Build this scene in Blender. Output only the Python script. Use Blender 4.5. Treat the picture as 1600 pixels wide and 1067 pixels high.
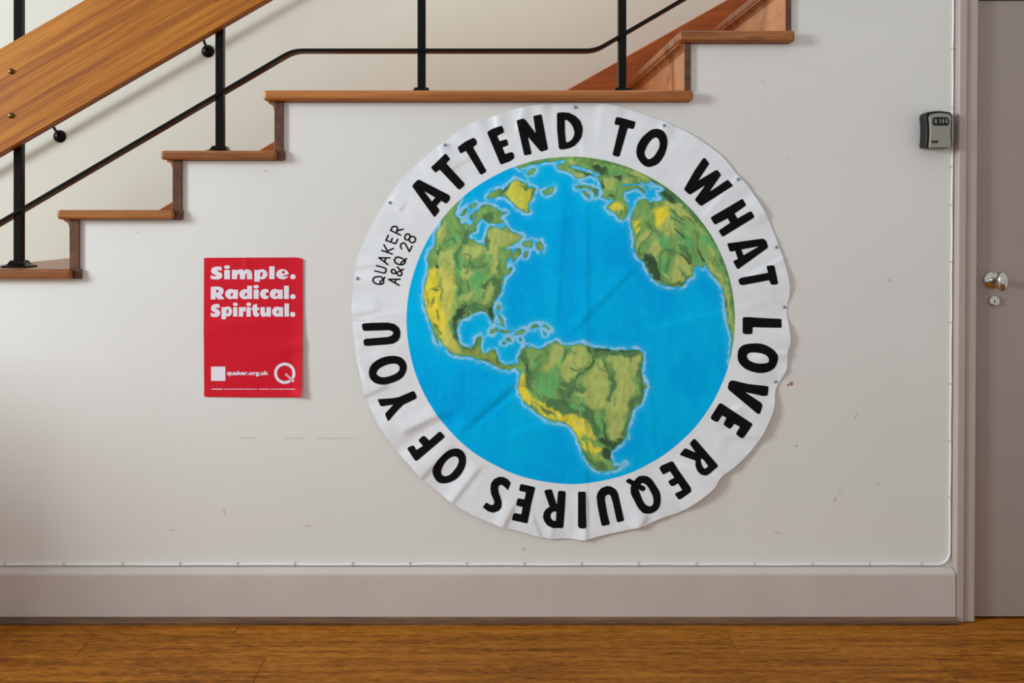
import bpy, bmesh, math, random
import numpy as np
from mathutils import Vector, Matrix

random.seed(7)
rng = np.random.RandomState(11)
for o in list(bpy.data.objects):
    bpy.data.objects.remove(o)
scn = bpy.context.scene
COL = scn.collection

# ------------------------------------------------------------------ camera, light
CAM_Y, CAM_Z = -2.8, 1.211           # camera stands 2.8 m in front of the spandrel wall (Y = 0)
F = 1456.0                           # focal length in pixels of the 1600 px wide frame
cam = bpy.data.cameras.new('camera')
cam.sensor_width = 36.0
cam.lens = 36.0 * F / 1600.0
cam.shift_x = 40.0 / 1600.0
cam.shift_y = -196.5 / 1600.0
cam.clip_start = 0.05
cam_o = bpy.data.objects.new('camera', cam)
cam_o.location = (0, CAM_Y, CAM_Z)
cam_o.rotation_euler = (math.radians(90), 0, 0)
COL.objects.link(cam_o)
scn.camera = cam_o

w = bpy.data.worlds.new('World')
scn.world = w
w.use_nodes = True
w.node_tree.nodes['Background'].inputs[0].default_value = (1.0, 0.985, 0.965, 1)
w.node_tree.nodes['Background'].inputs[1].default_value = 0.58


def area(name, loc, target, sx, sy, power, color):
    l = bpy.data.lights.new(name, 'AREA')
    l.shape = 'RECTANGLE'
    l.size, l.size_y, l.energy, l.color = sx, sy, power, color
    o = bpy.data.objects.new(name, l)
    o.location = loc
    d = Vector(target) - Vector(loc)
    o.rotation_euler = d.to_track_quat('-Z', 'Y').to_euler()
    COL.objects.link(o)
    return o


# daylight from the tall window of the hall, left of the stair
area('window_daylight', (-5.5, -2.3, 2.45), (-0.3, 0, 1.25), 1.1, 1.5, 300.0, (0.87, 0.96, 1.0))
# added fill lamp above the landing for the back wall, no known window
area('stairwell_fill', (0.3, 0.45, 3.7), (0.3, 0.75, 1.6), 1.8, 0.6, 25.0, (1.0, 0.98, 0.95))

scn.view_settings.view_transform = 'Standard'
scn.view_settings.look = 'None'
scn.view_settings.gamma = 1.0
scn.view_settings.use_curve_mapping = False
scn.view_settings.exposure = 0.0


# ------------------------------------------------------------------ helpers
def at(px, py, Y=0.0):
    """point at depth Y that lies under photograph pixel (px, py)"""
    k = (Y - CAM_Y) / F
    return Vector(((px - 760.0) * k, Y, CAM_Z + (337.0 - py) * k))


def X(px, Y=0.0):
    return at(px, 0, Y).x


def Z(py, Y=0.0):
    return at(0, py, Y).z


def lin(r, g, b):
    f = lambda c: (c / 255.0 / 12.92) if c / 255.0 <= 0.04045 else ((c / 255.0 + 0.055) / 1.055) ** 2.4
    return (f(r), f(g), f(b), 1.0)


def tag(o, label, cat, group=None, kind=None):
    o['label'] = label
    o['category'] = cat
    if group:
        o['group'] = group
    if kind:
        o['kind'] = kind
    return o


def empty(name, loc):
    o = bpy.data.objects.new(name, None)
    o.empty_display_size = 0.1
    o.location = loc
    COL.objects.link(o)
    return o


def link(name, me, mat, parent=None, smooth=False):
    o = bpy.data.objects.new(name, me)
    COL.objects.link(o)
    if mat:
        me.materials.append(mat)
    if parent is not None:
        o.parent = parent
        bpy.context.view_layer.update()
        o.matrix_parent_inverse = parent.matrix_world.inverted()
    if smooth:
        for p in me.polygons:
            p.use_smooth = True
    return o


def from_bm(name, bm, mat, parent=None, smooth=False, bevel=0.0, seg=2):
    me = bpy.data.meshes.new(name)
    bmesh.ops.recalc_face_normals(bm, faces=bm.faces)
    bm.to_mesh(me)
    bm.free()
    o = link(name, me, mat, parent, smooth)
    if bevel > 0:
        m = o.modifiers.new('edge', 'BEVEL')
        m.width, m.segments, m.limit_method, m.angle_limit = bevel, seg, 'ANGLE', math.radians(35)
        for p in me.polygons:
            p.use_smooth = True
        m.harden_normals = True
    return o


def bm_box(bm, x0, x1, y0, y1, z0, z1):
    v = [bm.verts.new((x, y, z)) for x in (x0, x1) for y in (y0, y1) for z in (z0, z1)]
    for f in ((0, 1, 3, 2), (4, 6, 7, 5), (0, 4, 5, 1), (2, 3, 7, 6), (0, 2, 6, 4), (1, 5, 7, 3)):
        bm.faces.new([v[i] for i in f])
    return v


def box(name, x0, x1, y0, y1, z0, z1, mat, parent=None, bevel=0.0, seg=2):
    bm = bmesh.new()
    bm_box(bm, x0, x1, y0, y1, z0, z1)
    return from_bm(name, bm, mat, parent, bevel=bevel, seg=seg)


def prism_xz(name, pts, y0, y1, mat, parent=None, bevel=0.0, seg=2, smooth=False):
    """polygon in the XZ plane, extruded from y0 to y1"""
    bm = bmesh.new()
    a = [bm.verts.new((p[0], y0, p[1])) for p in pts]
    b = [bm.verts.new((p[0], y1, p[1])) for p in pts]
    n = len(pts)
    bm.faces.new(a)
    bm.faces.new(b[::-1])
    for i in range(n):
        bm.faces.new([a[i], b[i], b[(i + 1) % n], a[(i + 1) % n]])
    return from_bm(name, bm, mat, parent, bevel=bevel, seg=seg, smooth=smooth)


def prism_x(name, prof, x0, x1, mat, parent=None, bevel=0.0, x1b=None):
    """profile (y, z) swept along X"""
    bm = bmesh.new()
    a = [bm.verts.new((x0, p[0], p[1])) for p in prof]
    b = [bm.verts.new((x1, p[0], p[1])) for p in prof]
    n = len(prof)
    bm.faces.new(a)
    bm.faces.new(b[::-1])
    for i in range(n):
        bm.faces.new([a[i], b[i], b[(i + 1) % n], a[(i + 1) % n]])
    return from_bm(name, bm, mat, parent, bevel=bevel)


def sweep_xz(name, path, half, yc, hy, mat, parent=None, bevel=0.0):
    """rectangular bar along a path in XZ with mitred corners"""
    P = [Vector((p[0], p[1])) for p in path]
    up, dn = [], []
    for i, p in enumerate(P):
        d0 = (P[i] - P[i - 1]).normalized() if i > 0 else None
        d1 = (P[i + 1] - P[i]).normalized() if i < len(P) - 1 else None
        if d0 is None: d0 = d1
        if d1 is None: d1 = d0
        n0, n1 = Vector((-d0.y, d0.x)), Vector((-d1.y, d1.x))
        n = (n0 + n1).normalized()
        k = half / max(0.2, n.dot(n0))
        up.append(p + n * k)
        dn.append(p - n * k)
    bm = bmesh.new()
    rows = []
    for u, d in zip(up, dn):
        rows.append([bm.verts.new((u.x, yc - hy, u.y)), bm.verts.new((u.x, yc + hy, u.y)),
                     bm.verts.new((d.x, yc + hy, d.y)), bm.verts.new((d.x, yc - hy, d.y))])
    for r, s in zip(rows, rows[1:]):
        for i in range(4):
            bm.faces.new([r[i], r[(i + 1) % 4], s[(i + 1) % 4], s[i]])
    bm.faces.new(rows[0])
    bm.faces.new(rows[-1][::-1])
    return from_bm(name, bm, mat, parent, bevel=bevel)


def lathe(name, prof, mat, loc, axis='-Y', parent=None, n=28):
    """profile (radius, height) turned about an axis through loc"""
    bm = bmesh.new()
    rings = []
    for r, h in prof:
        ring = []
        for i in range(n):
            a = 2 * math.pi * i / n
            if axis == '-Y':
                ring.append(bm.verts.new((loc[0] + r * math.cos(a), loc[1] - h, loc[2] + r * math.sin(a))))
            else:
                ring.append(bm.verts.new((loc[0] + r * math.cos(a), loc[1] + r * math.sin(a), loc[2] + h)))
        rings.append(ring)
    for a, b in zip(rings, rings[1:]):
        for i in range(n):
            bm.faces.new([a[i], a[(i + 1) % n], b[(i + 1) % n], b[i]])
    bm.faces.new(rings[0][::-1])
    bm.faces.new(rings[-1])
    o = from_bm(name, bm, mat, parent, smooth=True)
    m = o.modifiers.new('edge', 'EDGE_SPLIT')
    m.split_angle = math.radians(40)
    return o


def tube(name, pts, r, mat, parent=None, n=10):
    bm = bmesh.new()
    rings = []
    P = [Vector(p) for p in pts]
    for i, p in enumerate(P):
        d = (P[min(i + 1, len(P) - 1)] - P[max(i - 1, 0)]).normalized()
        a = d.cross(Vector((0, 1, 0)))
        if a.length < 1e-3:
            a = d.cross(Vector((1, 0, 0)))
        a.normalize()
        b = d.cross(a)
        rings.append([bm.verts.new(p + (a * math.cos(t) + b * math.sin(t)) * r)
                      for t in [2 * math.pi * k / n for k in range(n)]])
    for a, b in zip(rings, rings[1:]):
        for i in range(n):
            bm.faces.new([a[i], a[(i + 1) % n], b[(i + 1) % n], b[i]])
    bm.faces.new(rings[0][::-1])
    bm.faces.new(rings[-1])
    return from_bm(name, bm, mat, parent, smooth=True)


# ------------------------------------------------------------------ materials
def nodes(name):
    m = bpy.data.materials.new(name)
    m.use_nodes = True
    nt = m.node_tree
    return m, nt, nt.nodes['Principled BSDF']


def N(nt, t, **kw):
    n = nt.nodes.new(t)
    for k, v in kw.items():
        setattr(n, k, v)
    return n


def flat(name, rgb, rough=0.5, metal=0.0, bump=0.0, bscale=200.0, mott=0.0, mscale=6.0, coat=0.0, spec=0.5):
    m, nt, b = nodes(name)
    b.inputs['Roughness'].default_value = rough
    b.inputs['Metallic'].default_value = metal
    b.inputs['Coat Weight'].default_value = coat
    b.inputs['Specular IOR Level'].default_value = spec
    c = lin(*rgb)
    b.inputs['Base Color'].default_value = c
    tc = N(nt, 'ShaderNodeTexCoord')
    if mott > 0:
        nz = N(nt, 'ShaderNodeTexNoise')
        nz.inputs['Scale'].default_value = mscale
        nz.inputs['Detail'].default_value = 5
        nt.links.new(tc.outputs['Object'], nz.inputs['Vector'])
        r = N(nt, 'ShaderNodeValToRGB')
        r.color_ramp.elements[0].position, r.color_ramp.elements[1].position = 0.3, 0.7
        r.color_ramp.elements[0].color = tuple(x * (1 - mott) for x in c[:3]) + (1,)
        r.color_ramp.elements[1].color = tuple(min(1, x * (1 + mott)) for x in c[:3]) + (1,)
        nt.links.new(nz.outputs['Fac'], r.inputs['Fac'])
        nt.links.new(r.outputs['Color'], b.inputs['Base Color'])
    if bump > 0:
        n2 = N(nt, 'ShaderNodeTexNoise')
        n2.inputs['Scale'].default_value = bscale
        n2.inputs['Detail'].default_value = 3
        nt.links.new(tc.outputs['Object'], n2.inputs['Vector'])
        bp = N(nt, 'ShaderNodeBump')
        bp.inputs['Strength'].default_value = bump
        bp.inputs['Distance'].default_value = 0.002
        nt.links.new(n2.outputs['Fac'], bp.inputs['Height'])
        nt.links.new(bp.outputs['Normal'], b.inputs['Normal'])
    return m


def wood(name, dark, mid, light, stretch=(1.5, 30, 30), rough=0.35, coat=0.15, fine=0.35, broad=0.5, rnd=0.0, spec=0.4):
    """grain runs along the axis with the smallest stretch"""
    m, nt, b = nodes(name)
    b.inputs['Roughness'].default_value = rough
    b.inputs['Coat Weight'].default_value = coat
    b.inputs['Coat Roughness'].default_value = 0.25
    b.inputs['Specular IOR Level'].default_value = spec
    tc = N(nt, 'ShaderNodeTexCoord')
    oi = N(nt, 'ShaderNodeObjectInfo')
    mp = N(nt, 'ShaderNodeMapping')
    mp.inputs['Scale'].default_value = stretch
    nt.links.new(tc.outputs['Object'], mp.inputs['Vector'])
    add = N(nt, 'ShaderNodeVectorMath', operation='ADD')
    mul = N(nt, 'ShaderNodeVectorMath', operation='SCALE')
    comb = N(nt, 'ShaderNodeCombineXYZ')
    for i in range(3):
        nt.links.new(oi.outputs['Random'], comb.inputs[i])
    nt.links.new(comb.outputs[0], mul.inputs[0])
    mul.inputs['Scale'].default_value = 37.0
    nt.links.new(mp.outputs[0], add.inputs[0])
    nt.links.new(mul.outputs[0], add.inputs[1])
    n1 = N(nt, 'ShaderNodeTexNoise')
    n1.inputs['Scale'].default_value = 0.8
    n1.inputs['Detail'].default_value = 4
    n1.inputs['Distortion'].default_value = 0.6
    nt.links.new(add.outputs[0], n1.inputs['Vector'])
    n2 = N(nt, 'ShaderNodeTexNoise')
    n2.inputs['Scale'].default_value = 6.0
    n2.inputs['Detail'].default_value = 6
    n2.inputs['Roughness'].default_value = 0.7
    nt.links.new(add.outputs[0], n2.inputs['Vector'])
    mx = N(nt, 'ShaderNodeMath', operation='MULTIPLY_ADD')
    nt.links.new(n2.outputs['Fac'], mx.inputs[0])
    mx.inputs[1].default_value = fine
    m2 = N(nt, 'ShaderNodeMath', operation='MULTIPLY_ADD')
    nt.links.new(n1.outputs['Fac'], m2.inputs[0])
    m2.inputs[1].default_value = broad
    m2.inputs[2].default_value = 0.5 - 0.5 * (fine + broad)
    nt.links.new(m2.outputs[0], mx.inputs[2])
    src = mx.outputs[0]
    if rnd > 0:
        ma = N(nt, 'ShaderNodeMath', operation='MULTIPLY_ADD')
        nt.links.new(oi.outputs['Random'], ma.inputs[0])
        ma.inputs[1].default_value = rnd
        sb = N(nt, 'ShaderNodeMath', operation='SUBTRACT')
        nt.links.new(src, sb.inputs[0])
        sb.inputs[1].default_value = rnd * 0.5
        nt.links.new(sb.outputs[0], ma.inputs[2])
        src = ma.outputs[0]
    r = N(nt, 'ShaderNodeValToRGB')
    e = r.color_ramp.elements
    e[0].position, e[0].color = 0.33, lin(*dark)
    e[1].position, e[1].color = 0.68, lin(*light)
    em = e.new(0.5)
    em.color = lin(*mid)
    nt.links.new(src, r.inputs['Fac'])
    nt.links.new(r.outputs['Color'], b.inputs['Base Color'])
    bp = N(nt, 'ShaderNodeBump')
    bp.inputs['Strength'].default_value = 0.12
    bp.inputs['Distance'].default_value = 0.001
    nt.links.new(n2.outputs['Fac'], bp.inputs['Height'])
    nt.links.new(bp.outputs['Normal'], b.inputs['Normal'])
    return m


M = {}
M['white_wall'] = flat('white_wall_paint', (225, 225, 222), rough=0.62, bump=0.10, bscale=60, mott=0.022, mscale=2.2)
M['cream_wall'] = flat('cream_wall_paint', (206, 203, 191), rough=0.7, bump=0.12, bscale=60, mott=0.02, mscale=2.0)
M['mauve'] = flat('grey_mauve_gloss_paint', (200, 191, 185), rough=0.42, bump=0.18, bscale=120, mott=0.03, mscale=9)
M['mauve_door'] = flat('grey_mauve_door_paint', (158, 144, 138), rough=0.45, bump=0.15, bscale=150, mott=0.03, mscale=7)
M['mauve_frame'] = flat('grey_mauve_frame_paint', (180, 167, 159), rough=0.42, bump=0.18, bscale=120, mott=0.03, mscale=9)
M['skirt_strip'] = wood('dark_strip_wood', (44, 28, 16), (96, 66, 42), (140, 104, 72), (2, 60, 60), rough=0.45, fine=0.6, broad=0.5)
M['floor'] = wood('bamboo_floor', (84, 40, 0), (152, 90, 16), (192, 126, 42), (4.5, 62, 62), rough=0.55, coat=0.0, fine=0.95, broad=0.40, rnd=0.08, spec=0.15)
M['floor_gap'] = flat('floor_joint', (52, 32, 16), rough=0.8)
M['board'] = wood('varnished_rail_board', (112, 56, 4), (168, 98, 14), (202, 134, 40), (0.7, 26, 26), rough=0.4, coat=0.08, fine=0.5, broad=0.75)
M['tread'] = wood('tread_wood', (88, 46, 16), (146, 86, 40), (184, 120, 64), (3, 45, 45), rough=0.38, coat=0.15)
M['landing'] = wood('landing_wood', (118, 64, 22), (164, 98, 42), (192, 126, 64), (2, 45, 45), rough=0.35, coat=0.2)
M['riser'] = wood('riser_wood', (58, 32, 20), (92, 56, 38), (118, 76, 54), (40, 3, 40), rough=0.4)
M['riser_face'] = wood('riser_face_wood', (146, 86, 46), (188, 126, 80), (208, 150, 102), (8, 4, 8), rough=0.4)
M['string'] = wood('wall_string_wood', (118, 52, 12), (154, 76, 20), (178, 98, 34), (3, 30, 20), rough=0.4, coat=0.1)
M['iron'] = flat('black_gloss_iron_paint', (11, 11, 11), rough=0.26, bump=0.45, bscale=130, spec=0.16)
M['brass'] = flat('dull_brass', (112, 88, 46), rough=0.4, metal=0.9)
M['chrome'] = flat('polished_chrome', (205, 202, 194), rough=0.14, metal=1.0)
M['dark_hole'] = flat('screw_slot', (22, 20, 18), rough=0.7)
M['cable'] = flat('white_cable', (236, 236, 232), rough=0.45)
M['clip'] = flat('cable_clip', (196, 192, 186), rough=0.5)
M['black_plastic'] = flat('black_rubbery_plastic', (17, 17, 19), rough=0.4, bump=0.1, bscale=300, spec=0.3)
M['silver_plastic'] = flat('grey_silver_cover', (150, 148, 136), rough=0.42, metal=0.3)
M['dial'] = flat('dial_black', (20, 20, 26), rough=0.35)
M['digit'] = flat('dial_digits', (190, 190, 185), rough=0.5)
M['print_white'] = flat('poster_white_ink', (232, 230, 242), rough=0.55)
M['black_ink'] = flat('black_fabric_paint', (13, 12, 13), rough=0.75, mott=0.25, mscale=25, spec=0.12)
M['pin'] = flat('grey_blue_pin_head', (138, 146, 170), rough=0.3)
M['chip'] = flat('bare_brown_plaster', (166, 118, 96), rough=0.9)
M['scuff'] = flat('grey_scuff', (190, 186, 178), rough=0.8)


def red_paper():
    m, nt, b = nodes('red_poster_paper')
    b.inputs['Roughness'].default_value = 0.6
    b.inputs['Specular IOR Level'].default_value = 0.2
    tc = N(nt, 'ShaderNodeTexCoord')
    nz = N(nt, 'ShaderNodeTexNoise')
    nz.inputs['Scale'].default_value = 260
    nz.inputs['Detail'].default_value = 3
    nt.links.new(tc.outputs['Object'], nz.inputs['Vector'])
    r = N(nt, 'ShaderNodeValToRGB')
    r.color_ramp.elements[0].color = lin(200, 6, 32)
    r.color_ramp.elements[1].color = lin(222, 26, 50)
    nt.links.new(nz.outputs['Fac'], r.inputs['Fac'])
    nt.links.new(r.outputs['Color'], b.inputs['Base Color'])
    return m


M['red_paper'] = red_paper()

# ------------------------------------------------------------------ the setting
# tread: left nosing, right end, top, bottom
TR = [
    ('u2', -2.512, -2.141, 0.517, 0.488),
    ('u1', -2.204, -1.833, 0.695, 0.666),
    ('t0', -1.895, -1.524, 0.873, 0.844),
    ('t1', X(-74, -.03), X(122, -.03), Z(421, -.03), Z(436, -.03)),
    ('t2', X(88, -.03), X(282, -.03), Z(328, -.03), Z(343, -.03)),
    ('t3', X(250, -.03), X(443, -.03), Z(235, -.03), Z(249.5, -.03)),
    ('land', X(411, -.03), X(1084, -.03), Z(140.5, -.03), Z(157.5, -.03)),
    ('r1', X(1061, -.03), X(1243, -.03), Z(47, -.03), Z(65.5, -.03)),
    ('r2', 0.881, 1.228, 1.942, 1.907),
    ('r3', 1.190, 1.540, 2.121, 2.086),
]
# riser under each tread: left, right
RI = {
    'u2': (-2.484, -2.456), 'u1': (-2.175, -2.147), 't0': (-1.866, -1.838), 't1': (-1.555, -1.527),
    't2': (X(108.5, -.008), X(123.5, -.008)), 't3': (X(269.5, -.008), X(284, -.008)),
    'land': (X(428.5, -.008), X(442.5, -.008)), 'r1': (X(1069, -.008), X(1079.5, -.008)),
    'r2': (X(1227, -.008), X(1236.5, -.008)), 'r3': (1.204, 1.223),
}
DEPTH = 0.98           # back wall of the stairwell
WALL_L, WALL_R = -2.75, 2.75
xs = [(WALL_L, 0.31)]
for i, (n, x0, x1, zt, zb) in enumerate(TR):
    xr = RI[n][1] - 0.003
    xs.append((xr, zb - 0.001))
poly_top = []
h = 0.31
poly_top.append((WALL_L, h))
for xr, zb in xs[1:]:
    poly_top.append((xr, h))
    poly_top.append((xr, zb))
    h = zb
poly_top.append((1.51, h))
poly_top.append((1.51, 2.45))
poly = [(WALL_L, 0.0)] + poly_top + [(WALL_R, 2.45), (WALL_R, 0.0), (2.29, 0.0), (2.29, 1.88), (1.432, 1.88), (1.425, 0.0)]
wf = prism_xz('wall_front', poly, 0.0, 0.10, M['white_wall'])
tag(wf, 'white painted wall under the stair with a stepped top edge', 'wall', kind='structure')

wb = box('wall_back', -3.0, 3.2, DEPTH, DEPTH + 0.1, -0.05, 3.1, M['cream_wall'])
tag(wb, 'cream painted stairwell wall behind the black railing', 'wall', kind='structure')

# added partition outside the frame, put there to shade the lower left wall
wl = box('shade_partition', -2.60, -2.50, -0.82, -0.032, -0.0035, 1.05, M['white_wall'], bevel=0.004)
tag(wl, 'low unseen partition added to shade the lower left wall', 'wall', kind='structure')

# floor slab and its planks
fl = box('floor', -3.3, 3.0, -3.4, DEPTH, -0.05, -0.0035, M['floor_gap'])
tag(fl, 'brown strand bamboo floor in front of the stair wall', 'floor', kind='structure')
PW, PL = 0.145, 1.832
rows_y = [-0.10 + PW * (1 - i) for i in range(0, 17)]      # far edge of each row
offs = {0: -0.731, 1: -1.132, 2: -0.605}
plank_me = None
for i, yf in enumerate(rows_y):
    base = offs.get(i, random.uniform(-1.2, -0.2))
    yn = yf - PW
    x = base - PL * 2
    while x < 2.9:
        a, b = max(x, -3.25), min(x + PL, 2.95)
        if b - a > 0.05:
            if abs((b - a) - PL) < 1e-6:
                if plank_me is None:
                    bm = bmesh.new()
                    bm_box(bm, 0.0005, PL - 0.0005, 0.0005, PW - 0.0005, -0.012, 0.0)
                    bmesh.ops.bevel(bm, geom=[e for e in bm.edges if all(v.co.z > -0.001 for v in e.verts)], offset=0.0008, segments=1, affect='EDGES')
                    bmesh.ops.recalc_face_normals(bm, faces=bm.faces)
                    plank_me = bpy.data.meshes.new('plank')
                    bm.to_mesh(plank_me)
                    bm.free()
                    plank_me.materials.append(M['floor'])
                me = plank_me
            else:
                bm = bmesh.new()
                bm_box(bm, 0.0005, b - a - 0.0005, 0.0005, PW - 0.0005, -0.012, 0.0)
                bmesh.ops.recalc_face_normals(bm, faces=bm.faces)
                me = bpy.data.meshes.new('plank')
                bm.to_mesh(me)
                bm.free()
                me.materials.append(M['floor'])
            o = bpy.data.objects.new('plank', me)
            COL.objects.link(o)
            o.parent = fl
            o.location = (a, yn, 0)
        x += PL

# skirting board with sloped top, dark wood strip at its foot
XF = 1.398
bb = prism_x('baseboard_front', [(0.0, 0.0), (0.0, 0.159), (-0.012, 0.1575), (-0.024, 0.152), (-0.030, 0.1465), (-0.031, 0.140), (-0.031, 0.0)], WALL_L, XF - 0.004, M['mauve'])
tag(bb, 'grey mauve painted skirting board along the foot of the wall', 'skirting board', kind='structure')
st = prism_x('trim_1', [(-0.0315, 0.0), (-0.0315, 0.0195), (-0.036, 0.0195), (-0.043, 0.014), (-0.046, 0.007), (-0.046, 0.0)], WALL_L, XF - 0.003, M['skirt_strip'])
tag(st, 'thin dark wooden strip between skirting board and floor', 'trim', kind='structure')


# door, its frame (leaning a little to the right) and furniture
def lean(o, z0=0.0):
    me = o.data
    for v in me.vertices:
        v.co.x += 0.0062 * v.co.z
    return o


arch = bmesh.new()
bm_box(arch, XF - 0.003, XF + 0.024, -0.030, 0.02, 0.0, 1.99)
ar = lean(from_bm('trim_2', arch, M['mauve_frame'], bevel=0.006, seg=3))
tag(ar, 'narrow grey mauve door architrave beside the white wall', 'door frame', kind='structure')
jam = bmesh.new()
bm_box(jam, XF + 0.0245, XF + 0.0575, -0.024, 0.06, 0.0, 1.99)
bm_box(jam, XF + 0.05, 2.28, 0.045, 0.075, 0.0, 1.99)
bm_box(jam, XF + 0.058, 2.28, -0.024, 0.06, 1.868, 1.99)
ja = lean(from_bm('trim_3', jam, M['mauve_frame'], bevel=0.004, seg=2))
tag(ja, 'grey mauve door jamb next to the door leaf', 'door frame', kind='structure')
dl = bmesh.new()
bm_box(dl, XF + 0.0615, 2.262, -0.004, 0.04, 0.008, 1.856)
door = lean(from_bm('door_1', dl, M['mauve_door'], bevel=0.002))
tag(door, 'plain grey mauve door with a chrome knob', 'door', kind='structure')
kc = at(1549.5, 437.5, -0.004)
rose = lathe('knob_rose', [(0.026, 0.0), (0.026, 0.003), (0.0235, 0.006), (0.017, 0.0085), (0.012, 0.010), (0.010, 0.011)], M['chrome'], kc, parent=door)
for a in (85, 205, 325):
    c = kc + Vector((0.0205 * math.cos(math.radians(a)), -0.0062, 0.0205 * math.sin(math.radians(a))))
    lathe('rose_screw', [(0.0026, 0.0), (0.0026, 0.001)], M['dark_hole'], c, parent=rose, n=10)
kn = lathe('door_knob', [(0.0105, 0.009), (0.0095, 0.016), (0.0095, 0.036), (0.014, 0.041), (0.023, 0.046), (0.0285, 0.052), (0.0295, 0.057),
                         (0.0275, 0.063), (0.020, 0.068), (0.010, 0.0705), (0.0052, 0.071), (0.005, 0.069)], M['chrome'], kc, parent=door)
for v in kn.data.vertices:                 # the grip is an upright oval
    if kc.y - v.co.y > 0.037:
        v.co.x = kc.x + (v.co.x - kc.x) * 0.55
kn['label'] = 'polished oval chrome door knob'
lc = at(1552.5, 470, -0.004)
lk = lathe('lock_cylinder', [(0.0165, 0.0), (0.0165, 0.004), (0.015, 0.0065), (0.011, 0.0072), (0.011, 0.006)], M['chrome'], lc, parent=door)
box('keyhole', lc.x - 0.001, lc.x + 0.001, lc.y - 0.0076, lc.y - 0.006, lc.z - 0.006, lc.z + 0.002, M['dark_hole'], lk)

# ------------------------------------------------------------------ the staircase
stair = empty('staircase', (0, 0, 0))
tag(stair, 'wooden staircase with brown treads rising past a landing to the right', 'staircase')
for i, (n, x0, x1, zt, zb) in enumerate(TR):
    mat = M['landing'] if n in ('land',) else M['tread']
    nm = 'landing' if n == 'land' else 'tread'
    end = x1 - 0.021 if n in ('u2', 'u1', 't0', 't1', 't2', 't3') else x1
    t = box(nm, x0, end, -0.011, DEPTH - 0.002, zb, zt, mat, stair, bevel=0.0125, seg=4)
    if end < x1:
        box('tread_end', end - 0.013, x1, -0.0105, DEPTH - 0.002, zb, zt, M['riser'], t, bevel=0.001)
    box('return_nosing', x0, end, -0.030, -0.0105, zb, zt, mat, t, bevel=0.0095, seg=3)
    r0, r1 = RI[n]
    zlow = TR[i - 1][3] if i > 0 else 0.339
    # riser: its face is lighter than its stained end
    bm = bmesh.new()
    bm_box(bm, r0, r1, -0.0085, DEPTH - 0.002, zlow, zb)
    r = from_bm('riser', bm, M['riser'], stair, bevel=0.0012)
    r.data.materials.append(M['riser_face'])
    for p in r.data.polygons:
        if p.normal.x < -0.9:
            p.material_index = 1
    # scotia moulding under the nosing
    sc = [(r0 + 0.001, zb), (r0 - 0.017, zb), (r0 - 0.017, zb - 0.005)]
    for k in range(7):
        a = k / 6 * math.pi / 2
        sc.append((r0 - 0.015 + 0.0135 * math.sin(a), zb - 0.006 - 0.017 * (1 - math.cos(a))))
    sc.append((r0 + 0.001, zb - 0.026))
    prism_xz('scotia', sc, -0.0075, DEPTH - 0.002, M['tread'], stair)
# string board along the back wall
Ys = DEPTH - 0.03
p1, p2 = at(408, 233, Ys), at(254.5, 324, Ys)
q1, q2 = at(890, 138, Ys), at(1135, 0, Ys)
sl, sr = (p1.z - p2.z) / (p1.x - p2.x), (q2.z - q1.z) / (q2.x - q1.x)
zk = dict((t[0], t[3]) for t in TR)['land'] + 0.105
xa = p1.x + (zk - p1.z) / sl
xb = q1.x + (zk - q1.z) / sr
up = [(-2.7, p1.z + sl * (-2.7 - p1.x)), (xa, zk), (xb, zk), (1.9, q1.z + sr * (1.9 - q1.x))]
dn = [(x, z - 0.30) for x, z in up]
prism_xz('wall_string', up + dn[::-1], Ys, DEPTH, M['string'], stair, bevel=0.004)

# ------------------------------------------------------------------ railing
rail = empty('stair_railing', at(342.5, 233, 0.09))
tag(rail, 'black iron stair railing with a wide varnished wooden board', 'railing')
PY, PH = 0.090, 0.0125
posts = [(27.0, 't1'), (342.5, 't3'), (658.5, 'land'), (972.5, 'land')]
zt_of = {n: zt for n, _, _, zt, _ in TR}


def slope_pts(front, Y, pix):
    return [(at(a, b, Y).x, at(a, b, Y).z) for a, b in pix]


# wide board: centre line between its two photographed edges
BY0, BY1 = 0.040, 0.0775
sb = 0.5775
cx0 = at(0, 158.2, BY0)
cvert = at(0, 158.2 - 100 * sb, BY0).z - at(0, 158.2, BY0).z
zl = at(0, -108, BY0).z                   # centre height over the landing, above the frame
xbend = cx0.x + (zl - cx0.z) / sb
xbend2 = X(934, 0.07) - 0.02
bpath = [(-2.6, cx0.z + sb * (-2.6 - cx0.x)), (xbend, zl), (xbend2, zl), (1.45, zl + 0.58 * (1.45 - xbend2))]
half_b = 0.5 * (at(0, 76, BY0).z - at(0, 240.5, BY0).z) * math.cos(math.atan(sb))
# built as separate lengths so the grain follows each slope


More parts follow.
